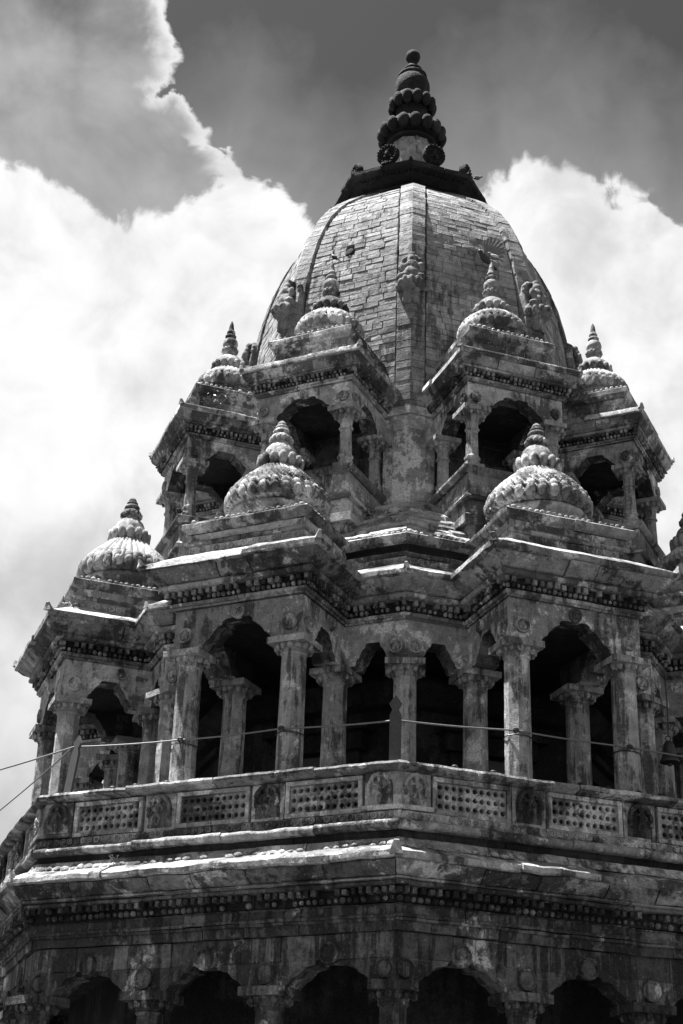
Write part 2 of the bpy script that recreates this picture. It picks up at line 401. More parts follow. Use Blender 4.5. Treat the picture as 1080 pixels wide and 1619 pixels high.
def ringlets(plan, edges, off, z, r, pitch, mat, parent, rng=RNG):
    """row of small carved rings"""
    J = MB()
    for e in edges:
        for q, d, n, i, N in along(plan, e, off, pitch, r):
            if rng.random() < .08: continue
            vs = []; fs = []; S = 10
            for j, (rr, dep) in enumerate(((1.0, -.012), (1.0, .010), (.72, .014), (.58, .002), (.34, .002), (.26, .012))):
                for k in range(S):
                    a = 2*pi*k/S; u = rr*r*cos(a); v = rr*r*sin(a)
                    vs.append((q.x+d.x*u+n.x*dep, q.y+d.y*u+n.y*dep, z+v))
            for j in range(5):
                for k in range(S): fs.append((j*S+k, j*S+(k+1) % S, (j+1)*S+(k+1) % S, (j+1)*S+k))
            fs.append(tuple(5*S+k for k in range(S)))
            J.add(vs, fs)
    if J.v: J.weather(.003, 15).obj('ringlet_row', mat, parent, kind='stuff', smooth=40)

def disc(q, n, r, mat, parent, name='medallion', figure=True, seed=0):
    """round carved boss on a wall: q Vector3 centre on the wall, n outward Vector2"""
    B = MB(); d = Vector((-n.y, n.x)); rng = random.Random(seed)
    def P(u, v, w): return (q.x+d.x*u+n.x*w, q.y+d.y*u+n.y*w, q.z+v)
    S = 20; rows = [(1.0, -.02), (1.0, .022), (.93, .034), (.80, .034), (.72, .018), (.40, .020), (.0001, .022)]
    vs = []; fs = []
    for rr, dep in rows:
        for k in range(S): a = 2*pi*k/S; vs.append(P(rr*r*cos(a), rr*r*sin(a)*1.05, dep))
    for j in range(len(rows)-1):
        for k in range(S): fs.append((j*S+k, j*S+(k+1) % S, (j+1)*S+(k+1) % S, (j+1)*S+k))
    B.add(vs, fs)
    if figure:
        for u, v, a in ((0, .34, .20), (0, .02, .28), (-.28, -.30, .22), (.28, -.30, .22), (-.34, .10, .14), (.34, .12, .14)):
            B.ball(P(u*r, v*r, .022), a*r*rng.uniform(.85, 1.15), (1, 1, 1.2), 7, 5)
    return B.weather(.004, 12, seed).obj(name, mat, parent, smooth=45)

def deity(q, n, w, h, mat, parent, seed=0, name='deity_relief'):
    """niche relief: knobbly oval halo round a standing figure"""
    B = MB(); d = Vector((-n.y, n.x)); rng = random.Random(seed)
    def P(u, v, o): return (q.x+d.x*u+n.x*o, q.y+d.y*u+n.y*o, q.z+v)
    S = 22; out = []; inn = []
    pts = []
    for k in range(S+1):
        a = pi*(k/S); pts.append((cos(a)*w/2, h*.52+sin(a)*h*.48))
    outline = [(w/2, 0)]+pts+[(-w/2, 0)]
    B.prism([P(u, v, .004) for u, v in outline], [P(u, v, -.03) for u, v in outline])
    for k in range(19):
        a = -.35+(pi+.7)*k/18; u = cos(a)*w*.43; v = h*.50+sin(a)*h*.42
        B.ball(P(u, v, .035), w*.085*rng.uniform(.85, 1.2), (1, 1, 1), 6, 4)
        if k % 2: B.ball(P(u*.84, h*.5+sin(a)*h*.34, .018), w*.05, (1, 1, 1), 6, 4)
    s = rng.choice((-1, 1)); W = w*.5; H = h
    R = lambda deg: Matrix.Rotation(radians(deg), 3, Vector((n.x, n.y, 0)))
    # the figure: tapered chains of overlapping volumes that read as one carved body
    def limb(a, b, r0, r1, k=5):
        for i in range(k+1):
            t = i/k; B.ball(P(a[0]+(b[0]-a[0])*t, a[1]+(b[1]-a[1])*t, .042+.014*sin(pi*t)), r0+(r1-r0)*t, (1, 1, 1), 7, 5)
    limb((0, .78*H), (0, .80*H), .13*W*1.5, .12*W*1.5, 1)               # head
    B.ball(P(0, .87*H, .03), .11*W*1.5, (1, 1, 1.2), 7, 5)              # crown
    limb((0, .66*H), (s*.05*w, .44*H), .17*W, .15*W)                   # torso
    limb((s*.05*w, .42*H), (-s*.10*w, .24*H), .13*W, .10*W); limb((-s*.10*w, .24*H), (-s*.02*w, .06*H), .10*W, .07*W)
    limb((s*.05*w, .42*H), (s*.14*w, .26*H), .13*W, .10*W); limb((s*.14*w, .26*H), (s*.06*w, .06*H), .10*W, .07*W)
    limb((.08*w, .64*H), (.22*w, .52*H), .09*W, .07*W); limb((.22*w, .52*H), (.12*w, .46*H), .07*W, .06*W, 3)
    limb((-.08*w, .64*H), (-.22*w, .60*H), .09*W, .07*W); limb((-.22*w, .60*H), (-.24*w, .74*H), .07*W, .06*W, 3)
    return fuse(B.weather(.005, 20, seed).obj(name, mat, parent, smooth=180), .006, 1)

def lattice(nx, ny, W, H, mat, rows_off=True):
    """pierced stone screen in the local xz plane, facing -y, origin bottom centre"""
    B = MB(); cw = W/nx; ch = H/ny; S = 8
    for j in range(ny):
        for i in range(nx):
            cx = -W/2+(i+.5)*cw; cz = (j+.5)*ch; r = min(cw, ch)*.33
            vs = []
            sq = [(1, 0), (1, 1), (0, 1), (-1, 1), (-1, 0), (-1, -1), (0, -1), (1, -1)]
            for u, v in sq: vs.append((cx+u*cw/2, 0, cz+v*ch/2))
            for k in range(S): a = 2*pi*k/S; vs.append((cx+1.22*r*cos(a), -.004, cz+1.22*r*sin(a)))
            for k in range(S): a = 2*pi*k/S; vs.append((cx+r*cos(a), .004, cz+r*sin(a)))
            for k in range(S): a = 2*pi*k/S; vs.append((cx+r*.95*cos(a), .09, cz+r*.95*sin(a)))
            fs = []
            for g in range(3):
                for k in range(S): fs.append((g*S+k, g*S+(k+1) % S, (g+1)*S+(k+1) % S, (g+1)*S+k))
            B.add(vs, fs)
            if i < nx-1:     # little star bosses between the holes
                B.ball((cx+cw/2, .0, cz), cw*.10, (1, .7, 1), 6, 4)
                if j < ny-1: B.ball((cx+cw/2, .0, cz+ch/2), cw*.13, (1, .7, 1), 6, 4)
    me = bpy.data.meshes.new('lattice_screen'); me.from_pydata(B.v, [], B.f); me.materials.append(mat); return me

def make_column(h, w, mat, cap_h=.15, cap_w=.34, beads_n=14, style='octagon', seed=1):
    """column with origin at its foot; local -y faces outward"""
    B = MB(); r = w/2/C8; a0 = pi/8
    if style == 'octagon':
        B.box((0, 0, .08), w*1.5, w*1.5, .16); B.lathe([(r*1.25, .16), (r*1.25, .22), (r*1.08, .26)], 8, a0=a0)
        zt = h-cap_h; n = 14
        B.lathe([(r*(1.04-.08*i/n), .26+(zt-.26)*i/n) for i in range(n+1)], 8, a0=a0)
    else:
        zt = h-cap_h
        B.box((0, 0, .03), w*1.45, w*1.45, .06)
        B.lathe([(r*1.1, .06), (r*1.12, .10), (r*.98, .13), (r*1.15, .15), (r*1.15, .175), (r*.92, .20), (r*.88, .3), (r*.84, zt*.6), (r*.82, zt*.80), (r*1.04, zt*.81), (r*1.06, zt*.84), (r*.86, zt*.86), (r*.9, zt*.96), (r*.95, zt)], 8, a0=a0)
    c = cap_h; q = cap_w/2
    B.lathe([(r*.95, zt-.005), (r*1.08, zt+.1*c), (r*1.0, zt+.16*c), (r*1.15, zt+.34*c), (q*.86, zt+.52*c), (q*.92, zt+.60*c)], 16)
    for k in range(beads_n):
        a = 2*pi*k/beads_n; B.ball((cos(a)*q*.88, sin(a)*q*.88, zt+.46*c), q*.17, (1, 1, 1.25), 6, 4)
    B.box((0, 0, zt+.80*c), cap_w*1.06, cap_w*1.06, .40*c)
    B.weather(.004, 8, seed)
    return B.mesh('column', mat, smooth=28)

def arch_pts(half, rise, flat):
    """cusped arch: left half from the springing to the flat top; (u from centre, height)"""
    return [(-half, 0), (-half*.93, rise*.07), (-half*.90, rise*.20), (-half*.84, rise*.30), (-half*.75, rise*.35), (-half*.72, rise*.44), (-half*.62, rise*.62), (-half*.52, rise*.74), (-half*.42, rise*.80), (-half*.40, rise*.93), (-half*.33, rise)]
def arch_wall(B, plan, e, z0, z1, tin, half, rise, flat, cu=.5):
    """wall over an opening along plan edge e, outer face on the plan line"""
    A, Bq = plan.p[e], plan.p[(e+1) % plan.n]; L = plan.L[e]; d = plan.d[e]; n = plan.nn[e]
    c = L*cu; lp = arch_pts(half, rise, flat)
    pts = [(0, 0)]+[(c+u, h) for u, h in lp]+[(c-u, h) for u, h in reversed(lp)]+[(L, 0), (L, z1-z0), (0, z1-z0)]
    i0, i1 = plan.ends(e, -tin)
    ou = []; inn = []
    for u, h in pts:
        q = A+d*u; ou.append((q.x, q.y, z0+h))
        if u <= 0: q = i0
        elif u >= L: q = i1
        else:
            q = A+d*u-n*tin
        inn.append((q.x, q.y, z0+h))
    k0 = len(B.f); B.prism(ou, inn); B.extra = [S_INN, S_LOW]; B.mi[k0+1] = 1  # inner face takes the colour darkened for interior shade
    for j in range(2, 2+len(pts)-4): B.mi[k0+j] = 2  # reveals coloured darker than the wall face, as painted shade

def slab(plan, off, z0, z1, name, mat, parent):
    pts = [plan.p[i]+plan.m[i]*off for i in range(plan.n)]
    B = MB(); B.prism([(q.x, q.y, z1) for q in pts], [(q.x, q.y, z0) for q in pts]); return B.obj(name, mat, parent)
def acroterion(plan, i, off, z, s, mat, parent):
    """little horn of stone on the corner of an eave"""
    q = plan.p[i]+plan.m[i]*off; m = plan.m[i].normalized(); B = MB()
    P = lambda a, b, h: (q.x+m.x*a*s-m.y*b*s, q.y+m.y*a*s+m.x*b*s, z+h*s)
    outl = [(-.9, 0), (-.55, .10), (-.28, .34), (-.08, .78), (.06, .92), (.16, .80), (.12, .4), (.16, -.25), (-.1, -.2)]
    ou = [P(a, .55*(1-max(0, h)*.75), h) for a, h in outl]; inn = [P(a, -.55*(1-max(0, h)*.75), h) for a, h in outl]
    B.prism(ou, inn); B.weather(.006, 10); B.obj('corner_horn', mat, parent, smooth=30)

def rect(o0, o1, z0, z1): return [(o0, z0), (o1, z0), (o1, z1), (o0, z1)]
def torus_prof(o, r, z, back, n=6):
    return [(back, z-r)]+[(o+r*cos(-pi/2+pi*i/n)*1.0, z+r*sin(-pi/2+pi*i/n)) for i in range(n+1)]+[(back, z+r)]

# ------------------------------------------------------------------ ground
B = MB(); B.add([(-900, -900, 0), (900, -900, 0), (900, 900, 0), (-900, 900, 0)], [(0, 1, 2, 3)])
g = B.obj('ground', M_PAVE, None, kind='structure', recenter=False)

# ------------------------------------------------------------------ temple root
temple = bpy.data.objects.new('stone_temple', None); COL.objects.link(temple); WL[temple] = Vector((0, 0, 0))
thing(temple, 'tall octagonal stone temple with tiers of pillared pavilions under a ribbed dome', 'temple')

VIS = (-67.5, -22.5, 22.5, 67.5)     # sides turned to the camera
FRONT = (-22.5, 22.5)
def eidx(th): return FACES.index(th)

# ================================================================== lower storey
SHIFT = Vector((-.045, 0))
RW = 5.03
O1 = octagon(RW)
core = MB(); oc = octagon(3.9)
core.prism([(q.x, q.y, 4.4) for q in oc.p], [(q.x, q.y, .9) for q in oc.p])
lower = core.obj('lower_storey', S_DARK, temple)  # core's near-black colour stands for the shaded interior
st = MB()
for k, (r, z0, z1) in enumerate(((7.4, 0, .3), (6.9, .3, .6), (6.4, .6, .9), (5.9, .9, 1.2))):
    ok = octagon(r); st.prism([(q.x, q.y, z1) for q in ok.p], [(q.x, q.y, z0) for q in ok.p])
st.obj('stepped_plinth', S_LOW, lower)
slab(O1, -.28, 4.325, 4.42, 'ceiling_slab', S_DARK, lower)
colm = make_column(2.69, .245, S_LOW, cap_h=.20, cap_w=.42, seed=3)
FL = RW*2*S8
ABZ = 3.892
for th in FACES:
    for fr in ((-.5, -1/6, 1/6)):
        q = pol(th, RW*C8-.14 if fr != -.5 else RW*C8-.10, fr*FL*.985)
        place('column', colm, (q.x, q.y, 1.2), rzof(th) if fr != -.5 else rzof(th-22.5), lower)
# wall above the arches: upper course of blocks, lower course of spandrels
for th in FACES:
    e = eidx(th); vis = th in VIS
    blocks(O1, [e], rect(-.28, 0, 4.104, 4.325), .55, 'wall_block', S_LOW, lower, single=vis, jo=.008, w=.006)
    n2, l2 = nl(th); bay = FL/3; A = O1.p[e]; d = O1.d[e]; nn = O1.nn[e]
    hl = [(bay/2-.09, .21), (bay/2-.12, .21), (bay/2-.14, .17), (bay/2-.24, .155), (bay/2-.30, .09), (bay/2-.36, .06), (bay/2-.42, 0)]
    cx = [FL/3, 2*FL/3]
    def emit(outl, name):
        ou = []; inn = []
        for u, h, mt in outl:
            jo_ = RNG.uniform(0, .0)
            if mt is None: a = A+d*u; b = a-nn*.28
            else: a, b = (O1.p[mt], O1.p[mt]-O1.m[mt]*.28)
            ou.append((a.x, a.y, ABZ+h)); inn.append((b.x, b.y, ABZ+h))
        BB = MB(); BB.prism(ou, inn); BB.weather(.006, 6); BB.obj(name, S_LOW, lower, smooth=30)
    for c0 in cx:
        right = [(c0+u, h, None) for u, h in reversed(hl)]; left = [(c0-u, h, None) for u, h in hl]
        emit(right+left, 'spandrel_stone')
    j = (e+1) % 8
    emit([(0, 0, e)]+[(u, h, None) for u, h in reversed(hl)]+[(0, .21, e)], 'spandrel_stone')
    emit([(FL-u, h, None) for u, h in hl]+[(FL, 0, j), (FL, .21, j)], 'spandrel_stone')
    if vis:
        for fr in (-1/3, 0, 1/3): disc(pol(th, RW*C8, fr*FL, 4.16), n2, .098, S_LOW, lower, 'boss', False, int(th*10+fr*9))
        for fr in (-1/6, 1/6): disc(pol(th, RW*C8, fr*FL, 4.01), n2, .098, S_LOW, lower, 'boss', False, int(th*10+fr*9))
        for fr in (-.475, .475): disc(pol(th, RW*C8, fr*FL, 4.005), n2, .085, S_LOW, lower, 'boss', False, int(th*10+fr*9))

# ================================================================== great eave above the lower storey
ALL = list(range(8)); VE = [eidx(t) for t in VIS]; HE = [i for i in ALL if i not in VE]
eave = MB(); eb = octagon(RW-.3); eave.prism([(q.x, q.y, 5.28) for q in eb.p], [(q.x, q.y, 4.43) for q in eb.p])
eave = eave.obj('great_eave', S_CORN, temple)
def courses(plan, ve, he, prof, bl, name, mat, parent, **kw):
    if ve: blocks(plan, ve, prof, bl, name, mat, parent, single=True, **kw)
    if he: blocks(plan, he, prof, bl, name, mat, parent, step=1.0, kind=None, **{k: v for k, v in kw.items() if k not in ('step',)})
courses(O1, VE, HE, [(-.2, 4.332), (.035, 4.332), (.045, 4.41), (.07, 4.415), (.07, 4.44), (-.2, 4.44)], .9, 'string_course', S_LOW, eave, jo=.012, jz=.006, w=.009)
courses(O1, VE, HE, [(-.2, 4.446), (.075, 4.446), (.085, 4.47), (.06, 4.48), (.06, 4.55), (.09, 4.562), (-.2, 4.565)], .75, 'frieze_block', S_LOW, eave, jo=.012, jz=.006, w=.009)
blocks(O1, ALL, rect(-.2, .085, 4.57, 4.70), 1.4, 'dentil_bed', S_DARK, eave, kind='stuff')  # bed coloured near black as shade behind the teeth
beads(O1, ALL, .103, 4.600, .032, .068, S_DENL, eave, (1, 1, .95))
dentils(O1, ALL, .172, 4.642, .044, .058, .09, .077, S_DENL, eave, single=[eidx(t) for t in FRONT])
courses(O1, VE, HE, torus_prof(.165, .022, 4.724, -.1, 5), 1.1, 'roll_moulding', S_LOW, eave, jo=.014, jz=.004, w=.008)
courses(O1, VE, HE, torus_prof(.195, .013, 4.762, -.1, 4), .8, 'fillet', S_CORN, eave, jo=.012, jz=.003, w=.007)
courses(O1, VE, HE, [(-.1, 4.778), (.20, 4.778), (.225, 4.79), (.30, 4.85), (.335, 4.885), (.335, 4.893), (-.1, 4.893)], .62, 'fascia_block', S_CORN, eave, gap=.016, jo=.020, jz=.007, w=.014, broken=.45)
courses(O1, VE, HE, [(-.1, 4.896), (.345, 4.896), (.362, 4.91), (.362, 4.955), (.345, 4.972), (.19, 5.045), (-.1, 5.05)], .95, 'eave_stone', S_CARV, eave, gap=.010, jo=.020, jz=.009, w=.015, broken=.45)
for i in range(8): acroterion(O1, i, .36, 4.955, .11, S_CARV, eave)
# carved leaf row lying on the eave, recess coloured near black as shade, roll
J = MB()
for e in ALL:
    for q, d, n, i, N in along(O1, e, .150, .092):
        if RNG.random() < .15: continue
        R = Matrix.Rotation(atan2(d.y, d.x), 3, 'Z') @ Matrix.Rotation(radians(-38), 3, 'X')
        J.ball((q.x, q.y, 5.085+RNG.uniform(-.01, .008)), .036*RNG.uniform(.6, 1.15), (1.25, .4, RNG.uniform(.8, 1.2)), 7, 5, R)
J.weather(.006, 14).obj('leaf_moulding', S_CARV, eave, kind='stuff', smooth=50)
courses(O1, VE, HE, [(-.1, 5.052), (.165, 5.052), (.12, 5.14), (.10, 5.15), (-.1, 5.15)], .8, 'carved_course', S_CARV, eave, w=.008)
blocks(O1, ALL, rect(-.1, .075, 5.153, 5.222), 1.2, 'recess_course', S_DARK, eave)  # shade of the recess put into the stone colour

# ================================================================== balustrade
bal = MB(); bi = octagon(RW-.20); bo = octagon(RW-.125)
for e in ALL:
    a, b = bo.p[e], bo.p[(e+1) % 8]; c, d = bi.p[(e+1) % 8], bi.p[e]
    bal.prism([(q.x, q.y, 5.78) for q in (a, b, c, d)], [(q.x, q.y, 5.30) for q in (a, b, c, d)])
bal = bal.obj('balustrade', S_WALL, temple)
slab(octagon(RW-.2), 0, 5.20, 5.30, 'terrace_floor', S_DARK, bal)
courses(O1, VE, HE, torus_prof(.115, .042, 5.268, -.1, 6), 1.0, 'roll_moulding', S_CORN, bal, jo=.016, jz=.007, w=.012)
courses(O1, VE, HE, [(-.1, 5.316), (.085, 5.316), (.095, 5.33), (.095, 5.392), (.075, 5.402), (-.1, 5.402)], .7, 'ringlet_course', S_CARV, bal, jo=.012, w=.008)
ringlets(O1, ALL, .097, 5.360, .032, .078, S_CARV, bal)
courses(O1, VE, HE, [(-.15, 5.775), (.02, 5.775), (.10, 5.795), (.157, 5.81), (.165, 5.83), (.150, 5.855), (.06, 5.868), (-.15, 5.868)], .95, 'coping_stone', S_CORN, bal, jo=.009, jz=.006, w=.011, gap=.012)
latm = lattice(10, 3, .715, .265, S_CARV)
lab = 0
for th in FACES:
    n, l = nl(th); ap = RW*C8; vis = th in VIS; rz = rzof(th)
    for k, lat in enumerate((-1.19, 0, 1.19)):
        # sunk panel: frame of four bars, dark back, pierced screen
        q = pol(th, ap, lat)
        B = MB(); w, h = .80, .352; z0 = 5.413
        def bar(u0, u1, v0, v1, o0, o1):
            ou = []
            for u, v in ((u0, v0), (u1, v0), (u1, v1), (u0, v1)):
                p_ = q+l*u+n*o1; ou.append((p_.x, p_.y, z0+v))
            inn = []
            for u, v in ((u0, v0), (u1, v0), (u1, v1), (u0, v1)):
                p_ = q+l*u+n*o0; inn.append((p_.x, p_.y, z0+v))
            B.prism(ou, inn)
        bar(-w/2, w/2, 0, .042, -.115, .055); bar(-w/2, w/2, h-.04, h, -.115, .055)
        bar(-w/2, -w/2+.04, .045, h-.043, -.115, .052); bar(w/2-.04, w/2, .045, h-.043, -.115, .052)
        B.weather(.006, 7); B.obj('panel_frame', S_WALL, bal, smooth=30)
        p_ = pol(th, ap+.028, lat); place('lattice_panel', latm, (p_.x, p_.y, z0+.044), rz, bal)
    if vis:
        for lat in (-.595, .595): 
            p_ = pol(th, ap+.03, lat, 5.44); deity(p_, n, .27, .335, S_LOW, bal, int(lat*7+th))
        for lat in (-1.775, 1.775):
            p_ = pol(th, ap+.055, lat, 5.455); deity(p_, n, .25, .32, S_REL, bal, int(lat*9+th))
    # piers behind the reliefs
    for lat in (-.595, .595):
        B = MB(); q0 = pol(th, ap-.02, lat); B.box((q0.x, q0.y, 5.59), .35, .10, .365, rz)
        B.weather(.006, 6).obj('pier', S_WALL, bal, smooth=30)
blocks(O1, ALL, [(-.1, 5.405), (.10, 5.405), (.125, 5.415), (.125, 5.44), (.09, 5.452), (-.1, 5.452)], 9, 'x', S_CARV, bal) if False else None
for i in range(8):    # corner piers wrapping the angles, with a shelf
    for nm, z0, z1, o, ln in (('corner_pier', 5.455, 5.775, .05, .33), ('corner_shelf', 5.408, 5.452, .12, .36)):
        e0 = (i-1) % 8; e1 = i; P = []
        def cp(off):
            m = O1.p[i]+O1.m[i]*off
            return [m-O1.d[e0]*ln, m, m+O1.d[e1]*ln]
        ou = cp(o); inn = cp(-.1); ring = ou+inn[::-1]
        B = MB(); B.prism([(q.x, q.y, z1) for q in ring], [(q.x, q.y, z0) for q in ring]); B.weather(.007, 6)
        B.obj(nm, S_CARV, bal, smooth=30)
# small round knobs standing along the coping
kb = MB(); kb.lathe([(.034, 0), (.036, .018), (.022, .026), (.03, .034), (.034, .044), (.02, .056), (.004, .06)], 10); kme = kb.mesh('coping_knob', M_IRON, 40)
for th, lats in ((-22.5, (-1.2, -.93, -.57, .35, .82, 1.27)), (22.5, (-1.35, -.95, -.02, .28, .62, .86))):
    for la in lats:
        p_ = pol(th, RW*C8+.0, la, 5.862); place('coping_knob', kme, p_, 0, bal)
SHIFT = Vector((0, 0))

# ================================================================== gallery with projecting pavilions
RG = 3.80; AF, WF = 4.526, .746; APG = RG*C8; HFG = RG*S8
pts = []
for th in FACES:
    pts += [pol(th-22.5, RG), pol(th, APG, -WF), pol(th, AF, -WF), pol(th, AF, WF), pol(th, APG, WF)]
GP = Plan(pts)
ZA, ZF = 7.333, 7.79
# inner sanctum, interior shade put into its near-black stone colour
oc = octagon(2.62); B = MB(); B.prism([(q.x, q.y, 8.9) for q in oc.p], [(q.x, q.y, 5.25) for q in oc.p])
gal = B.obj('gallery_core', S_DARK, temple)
for th in FACES:
    if th not in VIS: continue
    ap = 2.62*C8; rz = rzof(th)
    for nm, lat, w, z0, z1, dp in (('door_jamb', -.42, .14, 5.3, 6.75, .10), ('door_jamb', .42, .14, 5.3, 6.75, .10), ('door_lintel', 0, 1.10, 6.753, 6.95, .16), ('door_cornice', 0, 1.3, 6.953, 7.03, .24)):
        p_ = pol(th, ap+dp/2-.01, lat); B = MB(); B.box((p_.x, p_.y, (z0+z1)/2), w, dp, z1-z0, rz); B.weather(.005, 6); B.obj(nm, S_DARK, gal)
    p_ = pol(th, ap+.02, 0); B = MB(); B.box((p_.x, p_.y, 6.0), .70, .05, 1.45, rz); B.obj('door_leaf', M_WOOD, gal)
slab(GP, -.20, 7.62, 7.72, 'gallery_ceiling', S_DARK, gal)
oc2 = octagon(2.85)
blocks(oc2, ALL, [(-.2, 7.2), (.0, 7.2), (.08, 7.28), (.16, 7.34), (.16, 7.42), (-.2, 7.42)], 1.0, 'inner_cornice', S_DARK, gal)
gcol = make_column(2.033, .245, S_COL, cap_h=.165, cap_w=.40, seed=5); gcol2 = make_column(2.033, .245, S_COL, cap_h=.165, cap_w=.40, seed=9)
def gal_cornice(edges, parent, single, front):
    """stack of mouldings from the frieze to the upper lip along some edges of the gallery plan"""
    def c(prof, bl, nm, mt, **kw): blocks(GP, edges, prof, bl, nm, mt, parent, single=single, **kw)
    c([(-.15, 7.793), (.028, 7.793), (.032, 7.815), (.05, 7.82), (.058, 7.855), (-.15, 7.858)], .75, 'string_course', S_CORN, w=.006)
    blocks(GP, edges, rect(-.15, .05, 7.861, 7.985), 1.5, 'dentil_bed', S_DARK, parent, kind='stuff')  # shade between beads and dentils painted into the bed
    beads(GP, edges, .072, 7.889, .026, .058, S_DENT, parent, (1, 1, 1.05))
    dentils(GP, edges, .115, 7.922, .047, .062, .07, .079, S_DENT, parent, single=front)
    c(torus_prof(.120, .034, 8.020, -.1, 6), .9, 'roll_moulding', S_CORN)
    c([(-.1, 8.056), (.13, 8.056), (.160, 8.066), (.23, 8.110), (.285, 8.165), (.29, 8.178), (-.1, 8.178)], .52, 'fascia_block', S_CORN, gap=.014, jo=.012, w=.010, broken=.35)
    c([(-.15, 8.181), (.30, 8.181), (.322, 8.195), (.322, 8.245), (.305, 8.262), (-.03, 8.455), (-.15, 8.455)], .9, 'eave_stone', S_CARV, jo=.012, jz=.007, w=.011, broken=.25)
    c([(-.25, 8.458), (-.065, 8.458), (-.065, 8.548), (-.25, 8.548)], .8, 'ringlet_course', S_CARV)
    ringlets(GP, edges, -.063, 8.503, .036, .084, S_CARV, parent)
    c(torus_prof(-.065, .030, 8.582, -.3, 5), .85, 'roll_moulding', S_CORN, jo=.007)
    c([(-.3, 8.614), (-.09, 8.614), (-.10, 8.67), (-.06, 8.70), (-.3, 8.70)], .8, 'cove_course', S_DARK)  # cove's near-black colour paints the shade under the upper eave
    c([(-.3, 8.703), (-.05, 8.703), (.0, 8.735), (.01, 8.75), (.01, 8.80), (-.01, 8.815), (-.3, 8.83)], .85, 'upper_eave_stone', S_CORN, jo=.008, w=.007, broken=.15)
    beads(GP, edges, -.06, 8.845, .030, .066, S_CARV, parent, (1, .8, 1), 'carved_crest')

def dome_part(name, c, prof, mat, parent, flutes=0, amp=.02, twist=0.0, seg=72, wth=.004):
    B = MB()
    md = None
    if flutes: md = lambda a, z: 1.0+amp*(abs(sin(flutes*(a+twist*z)/2))-.5)
    B.lathe(prof, seg, c, mod=md); B.weather(wth, 6, c[0])
    return B.obj(name, mat, parent, smooth=50)
def petal_ring(name, c, r, z, n, pw, ph, lean, mat, parent, out=.62):
    """ring of fat upright petals joined into one carved ring"""
    B = MB()
    for k in range(n):
        a = 2*pi*k/n; R = Matrix.Rotation(a, 3, 'Z') @ Matrix.Rotation(lean, 3, 'Y')
        B.ball((c[0]+cos(a)*r, c[1]+sin(a)*r, c[2]+z), 1.0, (pw*out, pw, ph), 8, 6, R)
    B.weather(.003, 12); return B.obj(name, mat, parent, smooth=60)
def smoothprof(pts, n=4):
    out = []
    for (r0, z0), (r1, z1) in zip(pts[:-1], pts[1:]):
        for i in range(n): t = i/n; out.append((r0+(r1-r0)*t, z0+(z1-z0)*t))
    out.append(pts[-1]); return out

